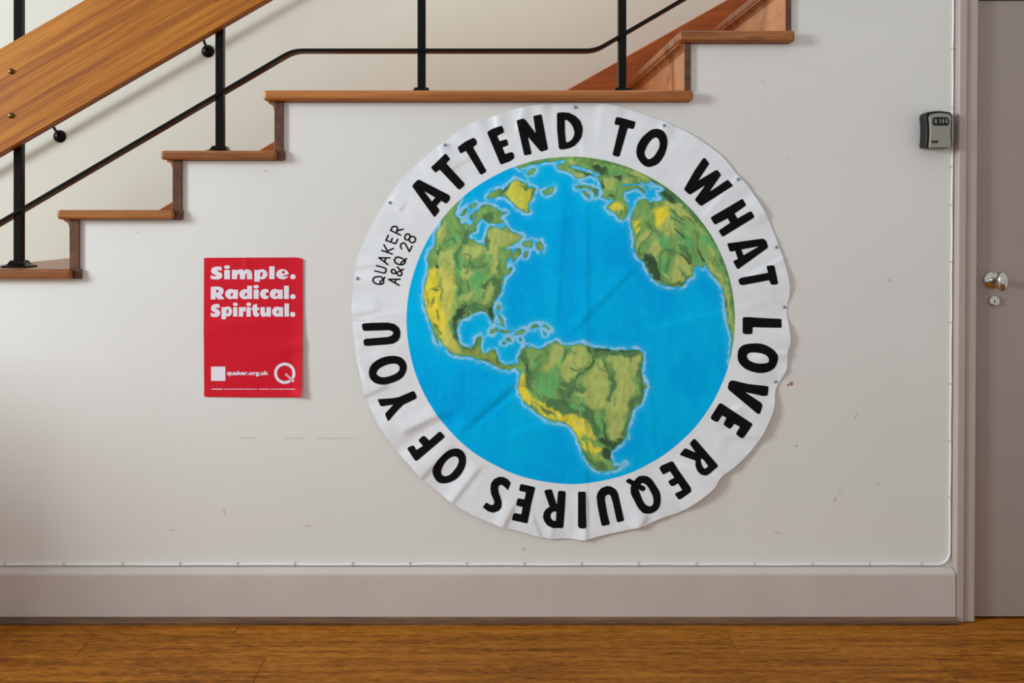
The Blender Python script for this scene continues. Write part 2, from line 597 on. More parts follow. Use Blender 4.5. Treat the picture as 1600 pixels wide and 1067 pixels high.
def board_len(p, q, cut0, cut1):
    P, Q = Vector((p[0], p[1])), Vector((q[0], q[1]))
    L = (Q - P).length
    ang = math.atan2(Q.y - P.y, Q.x - P.x)
    bm = bmesh.new()
    t0, t1 = math.tan(cut0), math.tan(cut1)
    c = [(0 + half_b * t0, half_b), (L + half_b * t1, half_b), (L - half_b * t1, -half_b), (0 - half_b * t0, -half_b)]
    a = [bm.verts.new((x, BY0 - PY, z)) for x, z in c]
    b = [bm.verts.new((x, BY1 - PY, z)) for x, z in c]
    bm.faces.new(a)
    bm.faces.new(b[::-1])
    for i in range(4):
        bm.faces.new([a[i], b[i], b[(i + 1) % 4], a[(i + 1) % 4]])
    bmesh.ops.recalc_face_normals(bm, faces=bm.faces)
    bmesh.ops.bevel(bm, geom=[e for e in bm.edges if abs(e.verts[0].co.z - e.verts[1].co.z) < 1e-6], offset=0.003, segments=2, affect='EDGES')
    me = bpy.data.meshes.new('rail_board')
    bm.to_mesh(me)
    bm.free()
    me.materials.append(M['board'])
    o = bpy.data.objects.new('rail_board', me)
    COL.objects.link(o)
    o.parent = rail
    bpy.context.view_layer.update()
    o.matrix_parent_inverse = rail.matrix_world.inverted()
    o.location = (P.x, PY, P.y)
    o.rotation_euler = (0, -ang, 0)
    return o


a30 = math.atan(sb)
# mitre lean at a bend: half of the turn
b1 = board_len(bpath[0], bpath[1], 0.0, a30 / 2)
b1['label'] = 'wide varnished honey coloured board'
b2 = board_len(bpath[1], bpath[2], -a30 / 2, -a30 / 2)
b3 = board_len(bpath[2], bpath[3], a30 / 2, 0.0)

for px, n in posts:
    x = X(px, PY - PH)
    z0 = zt_of[n]
    # height of the board centre at this post
    if x < bpath[1][0]:
        zc = cx0.z + sb * (x - cx0.x)
    elif x < bpath[2][0]:
        zc = zl
    else:
        zc = zl + 0.58 * (x - bpath[2][0])
    po = box('post', x - PH, x + PH, PY - PH, PY + PH, z0 + 0.002, zc + 0.40, M['iron'], rail, bevel=0.0018)
    # foot plate: thin lip and sloped collar
    bm = bmesh.new()
    prof = [(0.040, 0.0), (0.040, 0.005), (0.030, 0.009), (0.026, 0.012), (0.021, 0.021), (0.0135, 0.023)]
    rings = [[bm.verts.new((x + sx * r, PY + sy * r * 0.85, z0 + hh)) for sx, sy in ((-1, -1), (1, -1), (1, 1), (-1, 1))] for r, hh in prof]
    for a, b in zip(rings, rings[1:]):
        for i in range(4):
            bm.faces.new([a[i], a[(i + 1) % 4], b[(i + 1) % 4], b[i]])
    bm.faces.new(rings[0][::-1])
    bm.faces.new(rings[-1])
    from_bm('foot_plate', bm, M['iron'], po, bevel=0.001)
    # bolt heads on the face of the board
    for dz in (half_b * 0.515, -half_b * 0.455):
        lathe('bolt_head', [(0.0092, 0.0), (0.0092, 0.0015), (0.0080, 0.0045), (0.0048, 0.0065), (0.001, 0.007)], M['brass'],
              (x, BY0, zc + dz), parent=rail, n=16)
# lower flat bar
fy = 0.070
bar = slope_pts(0, fy, [(-260, 345.5 + 260 * 0.589), (457, 78.2), (931, 78.2), (1250, 78.2 - 319 * 0.584)])
# ease the two bends
bp = []
for i, p in enumerate(bar):
    if i in (0, 3):
        bp.append(p)
        continue
    P0, P1, P2 = Vector(bar[i - 1]), Vector(p), Vector(bar[i + 1])
    A = P1 + (P0 - P1).normalized() * 0.03
    B = P1 + (P2 - P1).normalized() * 0.03
    for k in range(5):
        t = k / 4
        bp.append(tuple((1 - t) ** 2 * A + 2 * t * (1 - t) * P1 + t * t * B))
sweep_xz('lower_bar', bp, 0.0052, fy + 0.0205, 0.0205, M['iron'], rail, bevel=0.0012)
# hand rail on top of the posts, above the frame
sweep_xz('top_rail', [(x, z + 0.40) for x, z in bpath], 0.022, PY, 0.03, M['board'], rail, bevel=0.012)

# hand rail on the back wall, hidden behind the board except for its brackets
wr = empty('wall_handrail', at(93, 213, DEPTH))
tag(wr, 'handrail on black wall brackets behind the wide rail board', 'handrail')
ry = DEPTH - 0.075
c1, c2 = at(93.5, 213, DEPTH), at(325, 80, DEPTH)
sw = (c2.z - c1.z) / (c2.x - c1.x)


def rail_z(x):
    return c1.z + 0.058 + sw * (x - c1.x)


tube('rail', [(-2.2, ry, rail_z(-2.2)), (-0.1, ry, rail_z(-0.1))], 0.010, M['iron'], wr, n=16)
for c in (c1, c2):
    br = lathe('bracket', [(0.0255, 0.0), (0.0255, 0.003), (0.0215, 0.007), (0.012, 0.0095), (0.0075, 0.011), (0.002, 0.0115)], M['iron'], c, parent=wr, n=24)
    tube('bracket_arm', [(c.x, DEPTH - 0.006, c.z + 0.004), (c.x, DEPTH - 0.030, c.z + 0.016), (c.x, DEPTH - 0.058, c.z + 0.034), (c.x, ry, c.z + 0.050)], 0.0055, M['iron'], br)

# ------------------------------------------------------------------ white cable and its clips
cz = 0.1645
cxr = XF - 0.0085
path = []
for i in range(60):
    t = i / 59
    x = WALL_L + (cxr - 0.035 - WALL_L) * t
    path.append((x, -0.0035, cz + 0.0007 * math.sin(i * 1.9) + 0.0005 * math.sin(i * 0.7)))
for k in range(1, 8):
    a = k / 8 * math.pi / 2
    path.append((cxr - 0.035 + 0.035 * math.sin(a), -0.0035, cz + 0.035 * (1 - math.cos(a))))
for i in range(40):
    z = cz + 0.035 + i * 0.046
    path.append((cxr + 0.0062 * z + 0.0006 * math.sin(i * 1.3), -0.0035, z))
cable = tube('cable', path, 0.0031, M['cable'], n=8)
tag(cable, 'thin white cable clipped along skirting board and up door frame', 'cable')
clip_me = None


def clip(p, rot):
    global clip_me
    if clip_me is None:
        bm = bmesh.new()
        bm_box(bm, -0.0012, 0.0012, -0.0038, 0.0030, -0.0040, 0.0044)
        bm_box(bm, -0.0010, 0.0010, -0.0030, 0.0030, 0.0040, 0.0062)
        bmesh.ops.recalc_face_normals(bm, faces=bm.faces)
        clip_me = bpy.data.meshes.new('cable_clip')
        bm.to_mesh(clip_me)
        bm.free()
        clip_me.materials.append(M['clip'])
    o = bpy.data.objects.new('cable_clip', clip_me)
    COL.objects.link(o)
    o.parent = cable
    o.location = p
    o.rotation_euler = (0, rot, 0)


for px in (8, 100, 192, 281, 371, 460, 550, 640, 728, 818, 907, 996, 1086, 1176, 1267, 1356, 1437):
    clip((X(px), -0.0038, cz), math.radians(random.uniform(5, 20)))
for py in (76, 167, 260, 320, 409, 503, 599, 688, 775):
    z = Z(py)
    clip((cxr + 0.0062 * z, -0.0038, z), math.radians(-90))

# ------------------------------------------------------------------ key lock box
kb = empty('key_lock_box', at(1464, 231, 0.0))
tag(kb, 'black and silver combination key box on the wall beside the door frame', 'key box')
bx0, bx1, bz0, bz1 = 1.299, 1.3805, 1.411, 1.5215


def outline(x0, x1, z0, z1, waist, rtop, rbot, bulge, n=8):
    """box outline with a bowed top, slightly waisted sides"""
    w, h = x1 - x0, z1 - z0
    cx = (x0 + x1) / 2
    pts = []
    for k in range(n + 1):                       # top left corner -> top right corner, bowed
        t = k / n
        pts.append((x0 + rtop + (w - 2 * rtop) * t, z1 - bulge + bulge * math.sin(math.pi * t)))
    for k in range(1, n + 1):
        a = math.pi / 2 * k / n
        pts.append((x1 - rtop + rtop * math.sin(a), z1 - bulge - rtop + rtop * math.cos(a)))
    for k in range(1, n):
        t = k / n
        pts.append((x1 - waist * math.sin(math.pi * t), z1 - bulge - rtop + (z0 + rbot - z1 + bulge + rtop) * t))
    for k in range(n + 1):
        a = math.pi / 2 * k / n
        pts.append((x1 - rbot + rbot * math.cos(a), z0 + rbot - rbot * math.sin(a)))
    for k in range(n + 1):
        a = math.pi / 2 * k / n
        pts.append((x0 + rbot - rbot * math.sin(a), z0 + rbot - rbot * math.cos(a)))
    for k in range(1, n):
        t = 1 - k / n
        pts.append((x0 + waist * math.sin(math.pi * t), z1 - bulge - rtop + (z0 + rbot - z1 + bulge + rtop) * t))
    for k in range(n):
        a = math.pi / 2 * k / n
        pts.append((x0 + rtop - rtop * math.cos(a), z1 - bulge - rtop + rtop * math.sin(a)))
    return pts


prism_xz('body', outline(bx0, bx1, bz0, bz1, 0.0022, 0.014, 0.008, 0.003), -0.043, -0.001, M['black_plastic'], kb, bevel=0.005, seg=3)
face = prism_xz('cover', outline(bx0 + 0.0085, bx1 - 0.0075, bz0 + 0.001, bz1 - 0.0075, 0.0028, 0.012, 0.003, 0.0025), -0.051, -0.040, M['silver_plastic'], kb, bevel=0.0022, seg=2)
wx0, wx1, wz0, wz1 = bx0 + 0.0175, bx1 - 0.0165, bz1 - 0.0450, bz1 - 0.0190
win = prism_xz('dial_window', outline(wx0, wx1, wz0, wz1, -0.001, 0.006, 0.006, 0.001), -0.0522, -0.049, M['dial'], kb, bevel=0.0006)
for i in range(4):
    xc = wx0 + 0.0075 + i * (wx1 - wx0 - 0.015) / 3
    wh = bmesh.new()
    rr = []
    for k in range(13):
        a = math.pi * k / 12
        rr.append((wz0 + (wz1 - wz0) / 2 + 0.0098 * math.cos(a), -0.0515 - 0.0030 * math.sin(a)))
    A = [wh.verts.new((xc - 0.0038, y, z)) for z, y in rr]
    B = [wh.verts.new((xc + 0.0038, y, z)) for z, y in rr]
    for k in range(12):
        wh.faces.new([A[k], A[k + 1], B[k + 1], B[k]])
    wh.faces.new(A)
    wh.faces.new(B[::-1])
    d = from_bm('number_wheel', wh, M['dial'], win, smooth=False)
    # numeral of the wheel: an upright outline digit
    bm = bmesh.new()
    zc, hw, hh, tt = (wz0 + wz1) / 2, 0.0026, 0.0056, 0.0011
    segs = {0: 'abcdef', 1: 'bc', 2: 'abcdef', 3: 'acdefg'}[i]
    S = {'a': (-hw, hw, hh - tt, hh), 'd': (-hw, hw, -hh, -hh + tt), 'g': (-hw, hw, -tt / 2, tt / 2),
         'b': (hw - tt, hw, 0, hh), 'c': (hw - tt, hw, -hh, 0), 'e': (-hw, -hw + tt, -hh, 0), 'f': (-hw, -hw + tt, 0, hh)}
    for s in segs:
        x0, x1, z0, z1 = S[s]
        bm_box(bm, xc + x0, xc + x1, -0.0549, -0.0535, zc + z0, zc + z1)
    from_bm('numeral', bm, M['digit'], win)
# small dark maker's mark low on the cover
bm = bmesh.new()
mx, mz = bx0 + 0.0145, bz0 + 0.0155
for k, (dx, wd) in enumerate(((0, .0026), (.0034, .003), (.0074, .0026), (.0108, .0034), (.0150, .0034))):
    bm_box(bm, mx + dx, mx + dx + wd, -0.0516, -0.0505, mz, mz + 0.0062 + (0.0015 if k in (0, 4) else 0))
    bm_box(bm, mx + dx - 0.0004, mx + dx + wd + 0.0004, -0.0516, -0.0505, mz - 0.0015, mz)
from_bm('maker_mark', bm, M['dial'], face)

# ------------------------------------------------------------------ drawing helpers (print on cloth and paper)


def spline(pts, n=6):
    p = np.array(pts, float)
    out = []
    for i in range(len(p)):
        p0, p1, p2, p3 = p[i - 1], p[i], p[(i + 1) % len(p)], p[(i + 2) % len(p)]
        for k in range(n):
            t = k / n
            out.append(0.5 * ((2 * p1) + (-p0 + p2) * t + (2 * p0 - 5 * p1 + 4 * p2 - p3) * t * t + (-p0 + 3 * p1 - 3 * p2 + p3) * t ** 3))
    return np.array(out)


def sd_poly(q, poly):
    poly = np.asarray(poly, float)
    d = np.full(len(q), 1e9)
    ins = np.zeros(len(q), bool)
    a = poly
    b = np.roll(poly, -1, 0)
    for (ax, ay), (bx, by) in zip(a, b):
        ex, ey = bx - ax, by - ay
        L = ex * ex + ey * ey
        if L < 1e-12:
            continue
        wx, wy = q[:, 0] - ax, q[:, 1] - ay
        t = np.clip((wx * ex + wy * ey) / L, 0, 1)
        d = np.minimum(d, (wx - ex * t) ** 2 + (wy - ey * t) ** 2)
        if ay != by:
            c = ((ay > q[:, 1]) != (by > q[:, 1])) & (q[:, 0] < ex * (q[:, 1] - ay) / (by - ay) + ax)
            ins ^= c
    d = np.sqrt(d)
    return np.where(ins, -d, d)


def sd_stroke(q, pts, wd):
    d = np.full(len(q), 1e9)
    for (ax, ay), (bx, by) in zip(pts[:-1], pts[1:]):
        ex, ey = bx - ax, by - ay
        L = max(1e-9, ex * ex + ey * ey)
        wx, wy = q[:, 0] - ax, q[:, 1] - ay
        t = np.clip((wx * ex + wy * ey) / L, 0, 1)
        d = np.minimum(d, (wx - ex * t) ** 2 + (wy - ey * t) ** 2)
    return np.sqrt(d) - wd / 2


def open_spline(pts, n=5):
    p = np.array([pts[0]] + list(pts) + [pts[-1]], float)
    out = []
    for i in range(1, len(p) - 2):
        p0, p1, p2, p3 = p[i - 1], p[i], p[i + 1], p[i + 2]
        for k in range(n):
            t = k / n
            out.append(0.5 * ((2 * p1) + (-p0 + p2) * t + (2 * p0 - 5 * p1 + 4 * p2 - p3) * t * t + (-p0 + 3 * p1 - 3 * p2 + p3) * t ** 3))
    out.append(p[-2])
    return np.array(out)


def ell(cx, cy, rx, ry, rot=0, n=28):
    a = np.linspace(0, 2 * np.pi, n, endpoint=False)
    c, s = math.cos(math.radians(rot)), math.sin(math.radians(rot))
    x, y = rx * np.cos(a), ry * np.sin(a)
    return np.stack([cx + x * c - y * s, cy + x * s + y * c], 1)


def rect(x0, y0, x1, y1):
    return np.array([(x0, y0), (x1, y0), (x1, y1), (x0, y1)], float)


class Reg:
    """a traced region: origin and magnification"""
    def __init__(s, x, y, k):
        s.o, s.k = np.array((x, y), float), k

    def __call__(s, pts):
        return s.o + np.array(pts, float) / s.k


def clip_mesh(name, x0, y0, x1, y1, step, sdf, surf, extra=None):
    """surface mesh of the region sdf < 0 on a regular grid; surf(px, py) -> (n,3) points"""
    nx, ny = int(math.ceil((x1 - x0) / step)) + 1, int(math.ceil((y1 - y0) / step)) + 1
    gx, gy = np.meshgrid(x0 + np.arange(nx) * step, y0 + np.arange(ny) * step)
    q = np.stack([gx.ravel(), gy.ravel()], 1)
    s = sdf(q)
    s = np.where(np.abs(s) < 1e-4, 1e-4, s)
    P, idx, faces = [], {}, []

    def vid(key, p):
        if key not in idx:
            idx[key] = len(P)
            P.append(p)
        return idx[key]
    S = s.reshape(ny, nx)
    neg = S < 0
    anyin = neg[:-1, :-1] | neg[1:, :-1] | neg[:-1, 1:] | neg[1:, 1:]
    for j, i in zip(*np.nonzero(anyin)):
        c = (j * nx + i, (j + 1) * nx + i, (j + 1) * nx + i + 1, j * nx + i + 1)
        f = []
        for k in range(4):
            a, b = c[k], c[(k + 1) % 4]
            if s[a] < 0:
                f.append(vid(a, q[a]))
            if (s[a] < 0) != (s[b] < 0):
                u, v = min(a, b), max(a, b)
                t = s[u] / (s[u] - s[v])
                f.append(vid((u, v), q[u] + (q[v] - q[u]) * t))
        if len(f) >= 3:
            faces.append(f)
    P = np.array(P)
    me = bpy.data.meshes.new(name)
    me.from_pydata([tuple(v) for v in surf(P)], [], faces)
    me.update()
    for p in me.polygons:
        p.use_smooth = True
    return me, P


_lat = rng.rand(256, 256)


def vnoise(x, y, sc, seed=0):
    x = x / sc + seed * 17.3
    y = y / sc + seed * 9.7
    xi, yi = np.floor(x).astype(int), np.floor(y).astype(int)
    fx, fy = x - xi, y - yi
    fx, fy = fx * fx * (3 - 2 * fx), fy * fy * (3 - 2 * fy)
    g = lambda a, b: _lat[a % 256, b % 256]
    return (g(xi, yi) * (1 - fx) + g(xi + 1, yi) * fx) * (1 - fy) + (g(xi, yi + 1) * (1 - fx) + g(xi + 1, yi + 1) * fx) * fy


def sstep(a, b, x):
    t = np.clip((x - a) / (b - a), 0, 1)
    return t * t * (3 - 2 * t)


# ------------------------------------------------------------------ the cloth banner
CX, CY, RG = 892.0, 500.6, 256.8
EDGE = [(957.5, 163.5), (1016, 181.5), (1056.5, 198), (1092.5, 217.5), (1128.5, 244.5), (1151, 271.5), (1171, 294), (1194, 330), (1207, 357), (1216, 382),
        (1223, 401), (1232, 435), (1234, 457.5), (1230, 485), (1233, 512), (1234.5, 535), (1230, 550), (1229.5, 575), (1217, 599), (1211, 612), (1208, 640),
        (1186, 687), (1157, 721), (1124, 747), (1113, 764), (1070, 796), (1034, 809), (998, 823.6), (946, 835), (912.5, 843), (890, 841.6), (860, 841), (839, 837),
        (810, 829), (783, 822), (742.5, 806), (702, 782), (680, 764), (657, 745), (640, 726), (625.5, 711), (610, 691), (592, 664), (575, 631), (568, 613), (556, 552),
        (550, 502), (549.5, 470), (556, 412), (569, 377), (585, 343), (600, 318), (614, 296), (639, 268), (670, 240), (702, 215), (728, 197), (752, 187), (776, 180), (806, 170), (840, 163.5), (890, 160.5), (925, 160.5)]
EDGE_S = spline(EDGE, 4)
PINS = [(695, 226.5), (609, 316.5), (558, 435), (898.5, 167.5), (1037.5, 196), (1153, 280), (1213, 386), (1226, 480), (1212, 596.5)]
# creases: (x0,y0,x1,y1, height mm, width px)
CREASE = [(917, 250, 915, 843, 1.3, 8), (884, 290, 868, 520, 1.0, 7), (1003, 404, 880, 530, 1.6, 9), (866, 545, 700, 690, 1.6, 9), (820, 600, 735, 672, -1.4, 7),
          (560, 497, 700, 480, 0.9, 9), (700, 360, 905, 335, 0.7, 8), (1000, 520, 1200, 470, 0.9, 8), (1020, 300, 1110, 345, 0.8, 7), (912, 250, 905, 170, 1.0, 7),
          (780, 690, 905, 640, 1.0, 8), (730, 560, 860, 700, 0.7, 9), (1012, 560, 1024, 740, 0.8, 9), (640, 570, 880, 585, 0.5, 8), (880, 420, 1130, 430, 0.5, 8)]
# folds that run out to the hem
FOLD = [(700, 640, 640, 668, 2.5, 9), (712, 688, 656, 746, 3.2, 10), (757, 718, 704, 783, 3.2, 11), (806, 780, 784, 824, 3.0, 9), (828, 800, 842, 838, 2.6, 8),
        (868, 790, 858, 842, 2.5, 12), (913, 760, 914, 843, 3.0, 9), (1012, 800, 996, 824, 2.5, 9), (1046, 720, 1122, 748, 2.6, 10), (1122, 690, 1180, 690, -2.0, 14),
        (1108, 660, 1150, 640, 2.4, 8), (1170, 560, 1232, 552, 2.2, 10), (1160, 440, 1224, 405, 2.4, 9), (576, 600, 556, 552, 2.0, 9), (610, 598, 571, 616, 2.6, 9),
        (600, 480, 551, 490, 2.0, 10), (640, 405, 560, 415, 1.6, 10), (700, 262, 690, 232, 2.4, 9), (742, 240, 704, 262, 1.8, 9), (780, 215, 776, 182, 2.6, 8),
        (806, 214, 818, 170, 2.0, 8), (630, 330, 612, 318, 2.0, 8), (1090, 350, 1150, 284, 1.6, 9), (1000, 240, 1036, 200, 1.2, 8), (625, 690, 700, 655, -2, 12)]


def disp(x, y):
    """height of the cloth in front of the wall (metres)"""
    dx, dy = x - CX, (y - CY)
    r = np.hypot(dx, dy) / 342.0
    th = np.arctan2(dy, dx)
    low = sstep(-0.2, 0.8, dy / 342.0)
    right = sstep(0.3, 0.95, dx / 342.0)
    rim = sstep(0.72, 1.0, r)
    pin = np.full(len(x), 1e9)
    for px, py in PINS:
        pin = np.minimum(pin, np.hypot(x - px, y - py))
    hold = 1 - np.exp(-(pin / 30.0) ** 2)
    bulge = 0.5 + 0.5 * np.sin(th * 17 + 2.0 * np.sin(th * 5)) * 0.6
    h = 0.0028 + rim * (0.0015 + 0.0045 * low + 0.0075 * right * (0.35 + 0.65 * low)) * (0.4 + 0.9 * bulge) * hold
    h += 0.0016 * (vnoise(x, y, 60, 1) - 0.5) + 0.0007 * (vnoise(x, y, 24, 2) - 0.5) + 0.00018 * (vnoise(x, y, 9, 3) - 0.5)
    h += rim * 0.0045 * (vnoise(th * 60, r * 12, 3.0, 4) - 0.5)
    for L, grow in ((CREASE, False), (FOLD, True)):
        for x0, y0, x1, y1, mm, wd in L:
            ex, ey = x1 - x0, y1 - y0
            LL = math.hypot(ex, ey)
            t = ((x - x0) * ex + (y - y0) * ey) / (LL * LL)
            side = ((x - x0) * ey - (y - y0) * ex) / LL
            endf = sstep(0, 0.35, t) if grow else sstep(0, 0.2, t) * (1 - sstep(0.8, 1.0, t))
            if grow:
                endf = endf * (1 - sstep(1.05, 1.35, t))
            s = side / wd
            # steep on one side, long slope on the other
            shape = np.where(s > 0, np.exp(-s * s * 4), np.exp(-s * s * 0.35))
            h = h + (1.35 if grow else 1.15) * mm * 0.001 * endf * shape * (t > -0.01)
    return np.maximum(h, 0.0009)


KW = (2.794) / F


def cloth(off):
    def f(p):
        h = disp(p[:, 0], p[:, 1]) + off
        return np.stack([(p[:, 0] - 760) * KW, -h, CAM_Z + (337 - p[:, 1]) * KW], 1)
    return f


# --- the painted globe: land outlines traced region by region
C1, C2, C3 = Reg(650, 260, 5.335), Reg(640, 420, 5.335), Reg(740, 470, 7.621)
C4, C5, C6, C7 = Reg(790, 520, 4.639), Reg(780, 240, 5.335), Reg(940, 250, 5.928), Reg(970, 330, 5.335)
cat = lambda *a: np.concatenate([np.asarray(k, float) for k in a])
AMERICA = cat(
    [(684, 322), (705, 300)],
    C1([(370, 275), (345, 330), (320, 400), (330, 425), (365, 430), (372, 480), (405, 470), (450, 492), (472, 470), (500, 400), (540, 335), (590, 315), (645, 335),
        (690, 365), (745, 385), (715, 410), (705, 435), (738, 465), (690, 472), (715, 500), (742, 490), (770, 525), (820, 555), (885, 575), (885, 597), (840, 640), (790, 660),
        (750, 680), (738, 708), (765, 690), (800, 688), (800, 730), (775, 770), (752, 800), (750, 842), (775, 857), (802, 840), (800, 862), (770, 900), (730, 920), (715, 950), (712, 1000)]),
    C2([(790, 70), (765, 110), (765, 170), (755, 210), (725, 250), (695, 310), (690, 340), (705, 400), (698, 452), (685, 440), (660, 390), (630, 360), (595, 352),
        (540, 365), (490, 395), (440, 420), (402, 460), (390, 520), (400, 580), (420, 630), (460, 655), (520, 650), (545, 620), (560, 575), (590, 555), (600, 580),
        (590, 640), (600, 690), (630, 712), (680, 680), (715, 675), (728, 720), (742, 770), (790, 805), (840, 800), (870, 790), (900, 800), (910, 740), (930, 680), (970, 648)]),
    C4([(165, 95), (172, 122), (185, 100), (240, 125), (290, 100), (365, 58), (400, 85), (450, 97), (510, 85), (560, 78), (600, 95), (650, 112), (720, 115), (800, 130),
        (880, 122), (960, 125), (995, 150), (1000, 200), (985, 250), (985, 300), (1000, 350), (1000, 470), (985, 510), (920, 560), (910, 620), (885, 700), (880, 750),
        (840, 800), (770, 855), (760, 910), (778, 950), (775, 972), (830, 965), (872, 948), (800, 988), (740, 1005), (690, 1010), (640, 985), (590, 930), (550, 850), (520, 760),
        (480, 690), (440, 655), (380, 650), (330, 645), (260, 605), (200, 560), (140, 510), (100, 450), (90, 400), (110, 300)]),
    C2([(930, 870), (880, 822), (830, 845), (760, 832), (700, 802), (640, 772), (560, 752), (500, 728), (420, 732), (340, 702), (285, 645), (225, 555), (250, 655), (215, 600),
        (185, 480), (150, 390), (125, 300), (115, 220), (125, 150), (150, 40)]),
    C1([(75, 980), (95, 900), (105, 830), (95, 760), (110, 710), (165, 640), (160, 600), (165, 545), (200, 505), (215, 455)]),
)
HUDSON = C1([(545, 435), (575, 450), (610, 478), (680, 475), (742, 488), (715, 527), (690, 515), (670, 500), (635, 500), (597, 520), (590, 570), (575, 600), (570, 670), (553, 637),
             (510, 642), (480, 612), (440, 608), (435, 580), (470, 550), (500, 535), (505, 490), (525, 450)])
EUROPE = cat(
    C5([(170, 125), (250, 97), (330, 85), (380, 62), (440, 68), (500, 55), (552, 58), (548, 75), (482, 95), (500, 130), (560, 145), (610, 160), (640, 202), (680, 208),
        (720, 196), (760, 178), (792, 195), (830, 207), (850, 260), (868, 320), (853, 365), (900, 378), (962, 385), (905, 430), (895, 455), (930, 480), (980, 510), (1000, 545), (1040, 552)]),
    C6([(240, 500), (256, 450), (232, 400), (208, 355), (200, 290), (260, 280), (310, 258), (350, 272), (388, 308), (408, 295), (395, 270), (350, 243), (290, 228), (195, 247), (190, 228),
        (290, 215), (360, 225), (430, 264), (445, 258), (400, 238), (340, 205), (400, 212), (440, 215), (448, 182), (490, 215), (560, 245), (600, 268)]),
    [(1075, 262), (1040, 235), (960, 215), (890, 210), (800, 235), (790, 250)])
BALTIC = C5([(588, 112), (620, 98), (680, 110), (750, 130), (782, 152), (832, 165), (836, 190), (800, 192), (772, 168), (720, 148), (660, 133)])
AFRICA = cat(
    C6([(345, 368), (385, 356), (425, 368), (464, 400), (480, 376), (552, 385), (574, 358), (545, 325), (522, 300), (562, 300), (598, 266), (760, 190)]),
    [(1180, 420), (1190, 500), (1165, 590)],
    [(1141, 566)],
    C7([(930, 1060), (905, 980), (890, 900), (875, 820), (865, 720), (855, 660), (820, 590), (770, 530), (730, 480), (708, 436), (690, 470), (640, 460), (615, 470), (600, 540), (550, 570),
        (520, 622), (480, 632), (380, 622), (310, 597), (250, 540), (215, 470), (190, 422), (140, 382), (115, 320), (110, 250), (105, 180), (85, 110), (85, 70)]),
    C6([(300, 470)]))
ISLES = [
    C1([(592, 265), (620, 215), (700, 185), (720, 195), (690, 240), (640, 270)]),
    C1([(655, 262), (700, 220), (745, 180), (790, 135), (840, 108), (870, 122), (905, 142), (930, 135), (935, 180), (965, 168), (998, 182), (975, 260), (945, 300), (935, 340), (950, 385),
        (920, 390), (880, 362), (835, 342), (810, 302), (770, 280), (745, 250), (700, 250)]),
    ell(*C5([(270, 150)])[0], 8.6, 3.2, -32),
    C5([(355, 320), (400, 295), (450, 272), (455, 300), (430, 335), (390, 342)]),
    C1([(370, 410), (390, 365), (430, 350), (425, 380), (400, 410)]),
    C1([(440, 332), (500, 298), (510, 320), (460, 356)]),
    C1([(440, 425), (480, 380), (512, 358), (500, 400), (462, 452)]),
    C1([(880, 665), (905, 625), (960, 615), (970, 675)]),
    C1([(1000, 670), (1010, 630), (1040, 625), (1060, 660), (1050, 712), (1020, 700)]),
    C1([(893, 757), (905, 715), (937, 708), (925, 757)]),
    C1([(800, 735), (830, 695), (868, 678), (882, 715), (850, 755), (825, 772), (810, 802), (795, 770)]),
    C3([(275, 60), (310, 45), (325, 90), (300, 120), (280, 100)]), C3([(285, 160), (320, 180), (350, 240), (365, 300), (325, 300), (315, 230)]),
    C3([(190, 388), (205, 340), (280, 320), (292, 355), (240, 388)]), C3([(295, 362), (340, 338), (442, 355), (440, 382), (350, 384)]),
    C3([(495, 402), (520, 365), (610, 338), (627, 355), (590, 390), (520, 412)]), C3([(675, 335), (690, 290), (770, 278), (777, 300), (720, 332)]),
    C3([(815, 288), (850, 283), (900, 318), (918, 355), (880, 338)]), C3([(820, 345), (850, 378), (867, 412), (840, 407)]),
    C3([(385, 460), (420, 430), (457, 455), (447, 482), (400, 477)]), C3([(330, 507), (370, 483), (397, 500), (360, 522)]),
    ell(*C3([(562, 460)])[0], 2.4, 2.4),
    C4([(1000, 385), (1015, 363), (1027, 390), (1015, 414), (1002, 405)]),
    C5([(635, 275), (680, 258), (740, 270), (800, 285), (827, 300), (822, 340), (795, 367), (790, 320), (740, 293), (690, 290), (640, 292)]),
    C5([(688, 310), (730, 313), (757, 345), (750, 368), (715, 347)]),
]
